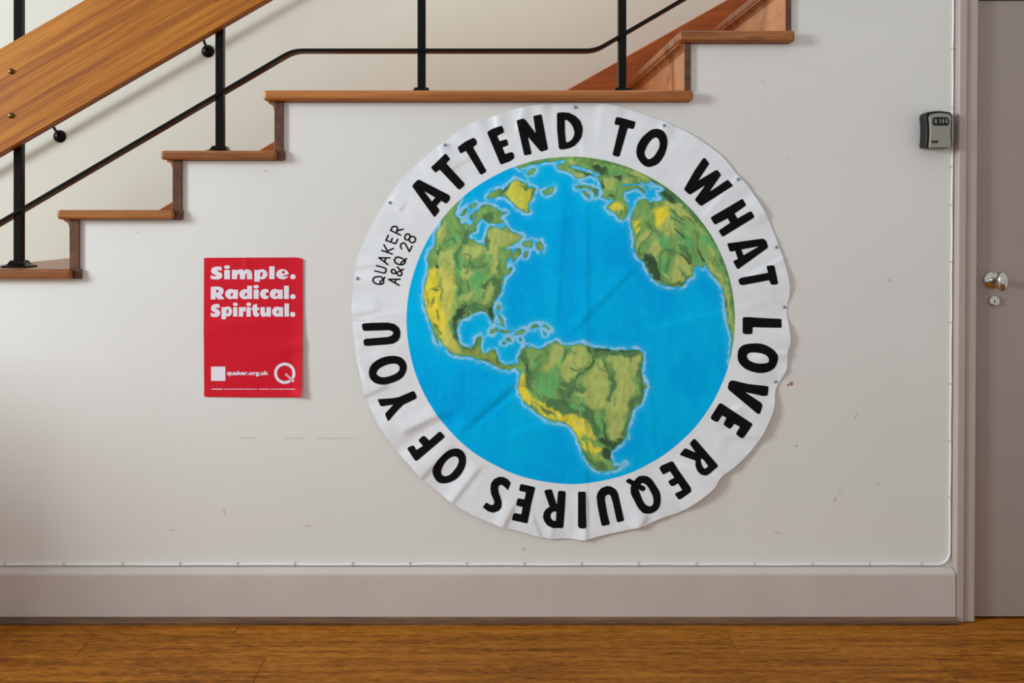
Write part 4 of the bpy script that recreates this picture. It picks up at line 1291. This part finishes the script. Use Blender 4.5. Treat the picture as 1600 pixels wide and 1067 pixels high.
# --- ring lettering: outlines (solid, holes) in traced coordinates
K = 1067 / 150.0
R1, R2, R3, R4 = Reg(630, 200, K), Reg(750, 160, K), Reg(860, 160, K), Reg(940, 160, K)
R5, R6, R7, R8 = Reg(1060, 230, K), Reg(1100, 330, K), Reg(1110, 470, K), Reg(1090, 580, K)
B1, B2, B3, B4 = Reg(1010, 670, K), Reg(920, 710, K), Reg(830, 720, K), Reg(740, 720, K)
B5, B6, B7 = Reg(620, 650, K), Reg(560, 590, K), Reg(540, 480, K)
sp = lambda R, p: spline(R(p), 5)
LET = [
    ([R1([(100, 650), (115, 620), (160, 575), (180, 575), (510, 745), (522, 770), (515, 800), (482, 838), (465, 835), (420, 808), (368, 865), (400, 905), (398, 930), (350, 988), (340, 985)])], [R1([(228, 698), (355, 772), (318, 818)])]),
    ([R1([(308, 438), (465, 287), (480, 290), (522, 345), (478, 393), (678, 612), (682, 635), (632, 682), (612, 680), (405, 462), (362, 493), (345, 485)])], []),
    ([R1([(603, 215), (610, 208), (690, 150), (775, 108), (800, 118), (820, 155), (815, 180), (775, 212), (922, 470), (918, 488), (870, 517), (855, 512), (697, 253), (645, 280), (632, 278)])], []),
    ([R2([(80, 335), (90, 320), (140, 290), (235, 260), (248, 268), (268, 320), (260, 335), (190, 370), (215, 430), (290, 408), (302, 420), (315, 465), (308, 475), (248, 500), (278, 572), (350, 550), (370, 560), (382, 600), (375, 625), (330, 655), (235, 688), (225, 682)])], []),
    ([R2([(405, 205), (420, 195), (480, 180), (505, 195), (620, 345), (592, 155), (600, 148), (675, 133), (685, 140), (755, 515), (748, 525), (685, 545), (670, 540), (530, 378), (572, 560), (568, 575), (500, 588), (490, 580)])], []),
    ([R3([(72, 130), (85, 112), (140, 108), (210, 115), (280, 150), (330, 200), (355, 260), (360, 310), (348, 380), (320, 430), (270, 480), (220, 505), (150, 522), (105, 520), (95, 505), (75, 320)])],
     [R3([(160, 192), (180, 195), (220, 225), (250, 270), (268, 330), (262, 370), (240, 410), (215, 432), (178, 445), (172, 435), (162, 330)])]),
    ([R3([(712, 235), (728, 172), (742, 162), (790, 170), (940, 212), (945, 228), (930, 285), (915, 295), (860, 285), (772, 590), (755, 604), (705, 592), (692, 575), (770, 255), (720, 245)])], []),
    ([sp(R4, [(620, 292), (680, 315), (720, 370), (733, 440), (722, 520), (690, 600), (640, 670), (590, 700), (530, 717), (480, 705), (430, 660), (395, 600), (388, 530), (405, 460), (450, 390), (510, 335), (560, 302)])],
     [sp(R4, [(605, 390), (630, 405), (645, 450), (640, 500), (615, 550), (585, 595), (550, 622), (520, 630), (492, 605), (478, 565), (488, 520), (515, 465), (550, 420), (580, 395)])]),
    ([R5([(285, 120), (300, 122), (342, 180), (338, 192), (220, 372), (410, 258), (432, 252), (472, 300), (470, 312), (345, 495), (545, 362), (558, 370), (605, 425), (595, 435), (262, 650), (245, 648), (190, 595), (188, 575), (300, 420), (135, 525), (115, 518), (68, 475), (70, 455), (180, 260), (270, 130)])], []),
    ([R5([(358, 785), (375, 770), (705, 575), (718, 580), (750, 640), (745, 650), (622, 738), (655, 792), (795, 712), (812, 718), (838, 765), (835, 785), (500, 992), (485, 988), (450, 935), (455, 922), (575, 840), (548, 790), (415, 857), (400, 855)])], []),
    ([R6([(258, 358), (640, 305), (670, 308), (695, 335), (712, 390), (705, 410), (385, 642), (370, 640), (328, 562), (332, 552), (378, 530), (348, 440), (300, 450), (285, 440)])], [R6([(415, 425), (615, 388), (440, 490)])]),
    ([R6([(695, 612), (705, 605), (768, 600), (782, 610), (820, 795), (815, 810), (765, 818), (740, 808), (722, 765), (430, 822), (400, 815), (383, 770), (390, 755), (420, 738), (710, 682), (698, 635)])], []),
    ([R7([(360, 190), (375, 182), (420, 180), (560, 190), (780, 200), (792, 210), (790, 290), (780, 298), (560, 295), (470, 292), (466, 360), (450, 370), (400, 372), (368, 365), (360, 350)])], []),
    ([sp(R7, [(310, 560), (340, 510), (400, 482), (500, 472), (580, 480), (650, 510), (710, 555), (745, 610), (745, 670), (715, 740), (650, 785), (560, 802), (470, 788), (390, 755), (330, 700), (306, 640)])],
     [sp(R7, [(405, 610), (430, 580), (475, 573), (550, 580), (610, 600), (640, 630), (648, 665), (630, 688), (570, 695), (500, 690), (430, 660)])]),
    ([R8([(338, 170), (350, 125), (375, 103), (400, 103), (560, 140), (780, 165), (788, 180), (778, 260), (760, 272), (720, 272), (525, 230), (700, 345), (716, 375), (690, 460), (675, 472), (655, 465), (350, 210), (337, 190)])], []),
    ([R8([(150, 505), (240, 362), (262, 355), (598, 575), (602, 590), (515, 730), (495, 743), (470, 735), (428, 700), (430, 680), (468, 615), (405, 582), (372, 630), (350, 638), (295, 600), (290, 580), (318, 515), (270, 490), (230, 550), (212, 565), (160, 540), (147, 520)])], []),
    ([B1([(480, 165), (525, 112), (545, 115), (790, 400), (785, 420), (700, 490), (650, 512), (600, 500), (560, 460), (543, 410), (545, 352), (385, 297), (373, 280), (425, 220), (445, 220), (548, 265)])], [B1([(600, 340), (615, 330), (632, 340), (685, 412), (650, 440), (628, 428), (610, 390)])]),
    ([B1([(145, 440), (165, 410), (280, 360), (300, 368), (350, 450), (430, 565), (490, 650), (493, 690), (375, 780), (355, 780), (318, 730), (322, 712), (395, 675), (350, 602), (290, 637), (270, 630), (243, 590), (250, 575), (308, 540), (262, 470), (190, 507), (178, 500)])], []),
    ([sp(B2, [(510, 290), (550, 248), (600, 238), (650, 245), (700, 280), (745, 345), (780, 400), (797, 460), (795, 540), (770, 600), (710, 645), (650, 655), (595, 640), (545, 585), (505, 510), (470, 440), (465, 380), (475, 340)])],
     [sp(B2, [(580, 325), (610, 322), (650, 350), (680, 400), (710, 460), (718, 520), (700, 565), (665, 572), (620, 545), (590, 490), (560, 410), (552, 380)])],
     [B2([(412, 300), (440, 267), (455, 270), (625, 360), (632, 380), (612, 408), (595, 410), (540, 380), (420, 310)])]),
    ([B2([(88, 470), (100, 420), (140, 375), (200, 352), (250, 358), (300, 390), (325, 430), (345, 520), (390, 720), (385, 735), (325, 753), (310, 740), (268, 540), (245, 465), (230, 448), (205, 448), (182, 470), (180, 510), (205, 660), (232, 765), (225, 775), (160, 792), (140, 780), (120, 690), (95, 560)])], []),
    ([B3([(520, 350), (535, 342), (595, 342), (606, 350), (608, 600), (612, 720), (600, 742), (560, 746), (530, 740), (518, 715)])], []),
    ([B3([(145, 340), (160, 325), (215, 317), (230, 325), (285, 495), (298, 350), (315, 333), (370, 338), (383, 350), (375, 520), (357, 730), (345, 746), (240, 742), (180, 715), (145, 670), (130, 620), (140, 570), (165, 535), (205, 512)])], [B3([(280, 560), (275, 665), (240, 660), (215, 630), (215, 590), (240, 565)])]),
    ([B4([(505, 325), (520, 265), (535, 260), (670, 290), (685, 300), (640, 480), (602, 670), (590, 687), (570, 685), (430, 655), (425, 640), (440, 590), (455, 575), (530, 590), (545, 512), (480, 495), (472, 485), (485, 425), (500, 415), (565, 428), (582, 350), (515, 335)])], []),
    ([B4([(412, 250), (382, 328), (345, 290), (312, 265), (285, 270), (272, 300), (278, 350), (300, 410), (312, 460), (310, 510), (280, 550), (215, 572), (160, 555), (102, 510), (140, 457), (170, 475), (200, 488), (225, 478), (230, 455), (220, 420), (195, 370), (187, 310), (192, 250), (225, 205), (280, 178), (330, 180), (380, 205), (405, 235)])], []),
    ([sp(B5, [(400, 640), (402, 580), (440, 510), (500, 440), (560, 390), (620, 365), (680, 362), (730, 390), (762, 440), (768, 510), (750, 580), (700, 660), (640, 710), (570, 740), (490, 745), (440, 715)])],
     [sp(B5, [(492, 620), (505, 570), (540, 510), (590, 465), (640, 448), (675, 462), (688, 500), (670, 555), (630, 610), (590, 650), (540, 668), (505, 655)])]),
    ([B5([(115, 362), (130, 345), (180, 325), (192, 335), (218, 375), (290, 330), (240, 275), (245, 262), (290, 222), (310, 225), (360, 272), (465, 180), (485, 175), (528, 220), (528, 240), (240, 480), (220, 493), (200, 485)])], []),
    ([B6([(213, 240), (235, 238), (380, 228), (450, 215), (600, 152), (615, 152), (635, 180), (648, 220), (635, 238), (500, 300), (430, 370), (335, 480), (325, 470), (298, 410), (300, 395), (390, 298), (270, 318), (245, 315), (228, 280)])], []),
    ([sp(B7, [(262, 700), (280, 650), (330, 600), (420, 555), (520, 540), (600, 552), (650, 590), (675, 640), (675, 700), (640, 770), (580, 815), (500, 845), (420, 858), (340, 845), (285, 805), (262, 750)])],
     [sp(B7, [(345, 720), (375, 680), (440, 645), (510, 628), (560, 630), (595, 655), (595, 700), (560, 735), (490, 765), (420, 778), (370, 765), (347, 745)])]),
    ([B7([(180, 195), (195, 180), (300, 172), (470, 170), (540, 185), (590, 225), (608, 270), (605, 330), (580, 375), (530, 405), (450, 415), (240, 430), (208, 425), (198, 390), (200, 365), (225, 350), (470, 330), (510, 315), (530, 290), (520, 268), (480, 255), (215, 263), (195, 258), (185, 235)])], []),
]


def glyph_sdf(sol, hol, add=()):
    def f(q):
        d = np.full(len(q), 1e9)
        for s in sol:
            d = np.minimum(d, sd_poly(q, s))
        for h in hol:
            d = np.maximum(d, -sd_poly(q, h))
        for s in add:
            d = np.minimum(d, sd_poly(q, s))
        return d
    return f


for g in LET:
    allp = cat(*g[0], *(g[2] if len(g) > 2 else []))
    lo, hi = allp.min(0) - 2, allp.max(0) + 2
    me, _ = clip_mesh('painted_letter', lo[0], lo[1], hi[0], hi[1], 0.9, glyph_sdf(*g), cloth(0.0009))
    link('painted_letter', me, M['black_ink'], banner)

Q1, Q2 = Reg(570, 340, 10.67), Reg(570, 390, 15.24)
S_TXT = [
    [Q1([(595, 290), (430, 215)]), Q1([(430, 215), (450, 165), (480, 145), (520, 145), (545, 175), (540, 215), (525, 250)]), Q1([(530, 215), (580, 208), (635, 190)])],
    [Q1([(350, 380), (510, 435)]), Q1([(350, 380), (388, 295)]), Q1([(430, 405), (455, 345)]), Q1([(510, 435), (545, 360)])],
    [Q1([(280, 545), (455, 607)]), Q1([(370, 560), (475, 512)]), Q1([(375, 555), (315, 450)])],
    [Q1([(235, 668), (415, 670)]), Q1([(235, 668), (380, 780)]), Q1([(345, 675), (330, 735)])],
    [Q1([(195, 800), (320, 835), (350, 855), (350, 890), (335, 920), (300, 920), (165, 888)])],
    [Q2([(395, 650), (330, 640), (250, 650), (195, 690), (190, 740), (225, 790), (290, 820), (370, 825), (425, 810), (445, 760), (440, 710), (395, 650)]), Q2([(470, 660), (440, 710), (380, 740), (360, 770), (375, 815)])],
    [ell(*Q1([(707, 322)])[0], 3.9, 5.0, 25), ell(*Q1([(790, 365)])[0], 4.8, 5.0, 25)],
    [Q1([(612, 520), (590, 480), (600, 440), (640, 418), (675, 440), (705, 500), (740, 565), (785, 475)])],
    [Q2([(940, 245), (870, 200), (800, 175), (740, 185), (700, 240), (715, 290), (760, 335), (830, 360), (900, 355), (950, 320), (960, 270), (940, 245)]), Q2([(990, 210), (940, 260), (870, 300), (855, 330), (870, 360)])],
    [Q2([(915, 465), (860, 495), (760, 545), (700, 570), (650, 560), (625, 520), (640, 475), (690, 470), (720, 500), (750, 560), (800, 620), (850, 620), (880, 580), (870, 530), (840, 480), (770, 415)])],
    [Q2([(565, 710), (835, 703)]), Q2([(565, 710), (815, 850)]), Q2([(735, 710), (715, 785)])],
]
for strokes in S_TXT:
    allp = cat(*strokes)
    if len(strokes) == 2 and len(strokes[0]) == 28:
        strokes = [np.vstack([s, s[:1]]) for s in strokes]
    lo, hi = allp.min(0) - 3, allp.max(0) + 3
    me, _ = clip_mesh('painted_small_letter', lo[0], lo[1], hi[0], hi[1], 0.5,
                      lambda q: np.minimum.reduce([sd_stroke(q, s, 2.3) for s in strokes]), cloth(0.0009))
    link('painted_small_letter', me, M['black_ink'], banner)

# --- drawing pins round the hem
where = ['between the two letters T at the upper left hem', 'at the left hem above the small caption', 'at the far left hem beside the small caption',
         'at the top hem just under the landing edge', 'at the top hem right of the letter O in TO', 'at the upper right hem beside the letter W',
         'at the right hem beside the letter A in WHAT', 'at the right hem above the letter L', 'at the right hem beside the letter V']
for (px, py), wd in zip(PINS, where):
    h = float(disp(np.array([px]), np.array([py]))[0])
    o = lathe('push_pin', [(0.0012, -0.0005), (0.0046, 0.0), (0.0050, 0.0014), (0.0044, 0.0026), (0.0026, 0.0034), (0.0006, 0.0037)], M['pin'], ((px - 760) * KW, -h, CAM_Z + (337 - py) * KW), n=16)
    tag(o, 'small grey blue push pin ' + wd, 'push pin', 'push pins round the banner')

# ------------------------------------------------------------------ the red poster
PX0, PX1, PY0, PY1 = 318.3, 473.2, 402.6, 620.2


def poster_h(x, y):
    u, v = (x - PX0) / (PX1 - PX0), (y - PY0) / (PY1 - PY0)
    h = 0.0012 + 0.0006 * vnoise(x, y, 40, 21) + 0.0004 * vnoise(x, y, 16, 22)
    h = h + 0.0105 * sstep(0.86, 1.06, u) * (0.25 + 0.75 * sstep(0.35, 1.0, v))
    h = h + 0.0022 * np.exp(-((v - 0.66 + 0.2 * (u - 0.8)) / 0.05) ** 2) * sstep(0.55, 1, u)
    h = h + 0.0014 * np.exp(-((v - 0.50 + 0.10 * (u - 0.2)) / 0.05) ** 2) * (1 - sstep(0.3, 0.9, u))
    h = h + 0.0016 * np.exp(-((u - 0.43) / 0.03) ** 2) * (1 - sstep(0.0, 0.2, v))
    h = h + 0.004 * sstep(0.93, 1.0, v) * (0.2 + 0.8 * u)
    return h


KP = 2.797 / F


def paper(off):
    def f(p):
        return np.stack([(p[:, 0] - 760) * KP, -(poster_h(p[:, 0], p[:, 1]) + off), CAM_Z + (337 - p[:, 1]) * KP], 1)
    return f


POST = np.array([(318.6, 402.8), (464, 402.2), (473.2, 404.2), (473.4, 500), (472.6, 612), (470.5, 620), (390, 620.6), (318.8, 620.0), (318.2, 500)])
pme, _ = clip_mesh('red_poster', 316, 400, 476, 622, 2.0, lambda q: sd_poly(q, POST), paper(0.0))
poster = link('red_poster', pme, M['red_paper'])
tag(poster, 'red paper poster with white headline taped to the wall left of the banner', 'poster')
W1 = Reg(310, 395, 8.891)
wr_ = lambda x0, y0, x1, y1: W1(rect(x0, y0, x1, y1))
we = lambda cx, cy, rx, ry, rot=0: W1(ell(cx, cy, rx, ry, rot))


def s_shape(x0, y0, x1, y1):
    w_, h_ = x1 - x0, y1 - y0
    P = [(0.92, 0.02), (0.95, 0.33), (0.72, 0.28), (0.55, 0.29), (0.55, 0.34), (0.75, 0.42), (0.95, 0.53), (1.0, 0.70), (0.93, 0.87), (0.72, 0.98), (0.42, 1.0), (0.18, 0.98), (0.0, 0.93),
         (0.0, 0.66), (0.2, 0.72), (0.42, 0.74), (0.5, 0.71), (0.42, 0.65), (0.2, 0.57), (0.05, 0.46), (0.02, 0.28), (0.12, 0.12), (0.35, 0.02), (0.62, 0.0)]
    return W1([(x0 + a * w_, y0 + b * h_) for a, b in P])


LINES = [
    [([s_shape(170, 190, 333, 372)], []), ([we(397, 198, 41, 25), wr_(358, 238, 437, 368)], []),
     ([wr_(465, 237, 538, 367), W1([(500, 300), (530, 248), (572, 230), (612, 230), (640, 256), (652, 232), (690, 228), (728, 245), (744, 290), (748, 367), (675, 367), (672, 300), (662, 285), (650, 300), (648, 367), (576, 367), (572, 300), (558, 285), (538, 320)])], []),
     ([W1([(776, 237), (845, 240), (852, 400), (775, 400)]), we(880, 298, 80, 70)], [we(874, 300, 17, 36, 12)]), ([wr_(983, 187, 1058, 365)], []),
     ([we(1168, 297, 87, 71)], [we(1180, 270, 20, 20), W1([(1172, 322), (1258, 296), (1262, 322), (1190, 332)])]), ([we(1312, 333, 38, 35)], [])],
    [([W1([(172, 472), (265, 468), (320, 478), (350, 512), (346, 556), (318, 588), (365, 643), (272, 647), (240, 600), (240, 647), (170, 647)])], [we(262, 533, 19, 20)]),
     ([we(445, 573, 75, 71), W1([(480, 512), (548, 512), (548, 640), (488, 640)])], [we(463, 580, 15, 27, 18)]), ([we(645, 575, 78, 70), wr_(676, 458, 745, 641)], [we(661, 580, 15, 27, 18)]),
     ([we(801, 471, 38, 26), wr_(767, 510, 836, 641)], []), ([we(928, 572, 74, 71)], [we(958, 574, 26, 24), wr_(973, 480, 1010, 660)]),
     ([we(1065, 573, 75, 71), W1([(1100, 512), (1170, 512), (1170, 640), (1112, 640)])], [we(1085, 580, 15, 27, 18)]), ([wr_(1188, 458, 1256, 641)], []), ([we(1312, 609, 38, 35)], [])],
    [([s_shape(170, 710, 302, 893)], []), ([wr_(319, 755, 382, 922), we(408, 815, 60, 69)], [we(403, 815, 13, 32, 10)]), ([we(512, 716, 34, 25), wr_(481, 755, 541, 886)], []),
     ([wr_(561, 755, 622, 886), W1([(600, 775), (628, 755), (657, 748), (657, 812), (618, 818)])], []), ([we(698, 716, 34, 25), wr_(667, 755, 728, 886)], []),
     ([W1([(755, 726), (814, 706), (816, 758), (842, 758), (842, 798), (816, 798), (820, 832), (842, 838), (842, 880), (795, 890), (762, 868), (754, 800), (742, 798), (742, 762), (755, 757)])], []),
     ([W1([(860, 755), (922, 755), (922, 825), (934, 838), (944, 825), (944, 755), (1006, 755), (1006, 886), (950, 886), (944, 876), (910, 891), (872, 878), (860, 840)])], []),
     ([we(1092, 818, 70, 71), W1([(1118, 755), (1176, 755), (1176, 886), (1122, 886)])], [we(1104, 822, 13, 26, 18)]), ([wr_(1195, 703, 1257, 886)], []), ([we(1309, 856, 37, 35)], [])],
]
for ln in LINES:
    vs, fs = [], []
    for g in ln:
        allp = cat(*g[0])
        lo, hi = allp.min(0) - 1.5, allp.max(0) + 1.5
        me, P = clip_mesh('tmp', lo[0], lo[1], hi[0], hi[1], 0.45, glyph_sdf(*g), paper(0.0005))
        b0 = len(vs)
        vs += [tuple(v.co) for v in me.vertices]
        fs += [[b0 + i for i in p.vertices] for p in me.polygons]
        bpy.data.meshes.remove(me)
    me = bpy.data.meshes.new('headline_text')
    me.from_pydata(vs, [], fs)
    link('headline_text', me, M['print_white'], poster)


def font_mesh(name, body, off, place, mat, parent):
    cu = bpy.data.curves.new(name, 'FONT')
    cu.body = body
    cu.offset = off
    cu.resolution_u = 4
    ob = bpy.data.objects.new(name, cu)
    COL.objects.link(ob)
    bpy.context.view_layer.update()
    me = bpy.data.meshes.new_from_object(ob.evaluated_get(bpy.context.evaluated_depsgraph_get()))
    bpy.data.objects.remove(ob)
    bpy.data.curves.remove(cu)
    v = np.array([p.co[:2] for p in me.vertices])
    lo, hi = v.min(0), v.max(0)
    uv = (v - lo) / (hi - lo)
    q = place(uv)
    for p, c in zip(me.vertices, paper(0.0005)(q)):
        p.co = c
    me.materials.clear()
    return link(name, me, mat, parent)


font_mesh('web_address_text', 'quaker.org.uk', 0.036, lambda uv: np.stack([354.3 + uv[:, 0] * 65.2, 588.2 - uv[:, 1] * 9.0], 1), M['print_white'], poster)
# ring shaped letter mark with the word on its tail
LC = np.array((444.9, 583.2))
u45 = np.array((math.cos(math.radians(43)), math.sin(math.radians(43))))
v45 = np.array((-u45[1], u45[0]))
tail_c = LC + u45 * 10.4 + v45 * 0.1
gap = np.array([LC + u45 * 1.0 - v45 * 2.9, LC + u45 * 22 - v45 * 2.9, LC + u45 * 22 + v45 * 2.9, LC + u45 * 1.0 + v45 * 2.9])
me, _ = clip_mesh('ring_mark', 426, 564, 464, 602, 0.5, glyph_sdf([ell(*LC, 16.7, 16.7, 0, 64)], [ell(*LC, 12.1, 12.1, 0, 64), gap]), paper(0.0005))
link('ring_mark', me, M['print_white'], poster)
font_mesh('ring_mark_text', 'QUAKERS', 0.040, lambda uv: tail_c + (uv[:, :1] - 0.5) * 18.5 * u45 + (0.5 - uv[:, 1:]) * 4.3 * v45, M['print_white'], poster)
# blank square beside the address
me, _ = clip_mesh('white_square', 328, 571, 354, 597, 1.0, lambda q: sd_poly(q, rect(329.7, 572.8, 352.0, 595.2)), paper(0.0005))
link('white_square', me, M['print_white'], poster)
# line of fine print, too small to read
fr = random.Random(3)
fs_ = []
x = 330.4
while x < 461.5:
    wd = fr.uniform(0.5, 1.5)
    hgt = 0.62 if x > 348 else 0.85
    if abs(x - 349) > 1.0 and abs(x - 402.5) > 1.0 and abs(x - 420.5) > 0.7:
        fs_.append(rect(x, 608.0 - hgt, x + wd, 608.0 + hgt))
    x += wd + fr.uniform(0.2, 0.55)
me, _ = clip_mesh('fine_print', 330, 606.5, 463, 609.5, 0.3, glyph_sdf(fs_, []), paper(0.0004))
link('fine_print', me, M['print_white'], poster)

# ------------------------------------------------------------------ small wear on the white wall


def blob(name, px, py, r, mat, n=11, sx=1.0, sy=1.0, rot=0.0, jit=0.35):
    rr = random.Random(int(px * 7 + py))
    bm = bmesh.new()
    vs = []
    for i in range(n):
        a = 2 * math.pi * i / n
        k = r * (1 - jit * rr.random())
        x, y = k * math.cos(a) * sx, k * math.sin(a) * sy
        vs.append(bm.verts.new(at(px + x * math.cos(rot) - y * math.sin(rot), py + x * math.sin(rot) + y * math.cos(rot), -0.0004)))
    bm.faces.new(vs)
    return from_bm(name, bm, mat, wf)


blob('paint_chip', 1236.5, 599.5, 3.4, M['chip'])
blob('paint_chip', 1231.5, 601.5, 2.4, M['chip'])
blob('paint_chip', 1233, 594, 0.8, M['chip'])
blob('paint_chip', 1244.5, 697, 1.6, M['chip'], sx=2.2, sy=0.5, rot=-0.9)
for px, py, r, sx, rot in ((1389, 438, 3.5, 2.0, 0.9), (1305, 780, 3.0, 2.4, -0.9), (1312, 770, 2.4, 2.0, -0.8), (1372, 757, 2.2, 2.0, -0.5), (1192, 128, 3.2, 1.2, 0.2), (1337, 650, 2.5, 2.6, -1.1),
                           (1215, 832, 3.0, 3.0, 0.4), (215, 363, 2.0, 1.8, 0.2), (275, 442, 1.6, 1.6, 0.7), (71, 670, 1.3, 1.8, 1.5), (116, 563, 1.2, 1.5, 0.0), (818, 858, 2.8, 2.6, -1.0), (1232, 247, 2.0, 1.3, 1.3),
                           (1355, 130, 1.3, 1.2, 1.5), (415, 267, 2.6, 3.2, 0.05), (270, 828, 2.2, 4.0, 0.15), (480, 822, 2.4, 4.5, -0.05), (350, 800, 1.6, 6.0, 1.5)):
    blob('scuff', px, py, r * 0.7, M['scuff'], sx=sx, sy=0.55, rot=rot)
for x0, x1, yy in ((375, 400, 684.5), (446, 476, 684.8), (492, 560, 684.8)):
    bm = bmesh.new()
    n = 14
    top_, bot_ = [], []
    for i in range(n + 1):
        x = x0 + (x1 - x0) * i / n
        j = 0.5 * math.sin(i * 2.3)
        top_.append(bm.verts.new(at(x, yy + j - 0.35, -0.0004)))
        bot_.append(bm.verts.new(at(x, yy + j + 0.35, -0.0004)))
    for i in range(n):
        bm.faces.new([top_[i], top_[i + 1], bot_[i + 1], bot_[i]])
    from_bm('hairline_crack', bm, M['scuff'], wf)
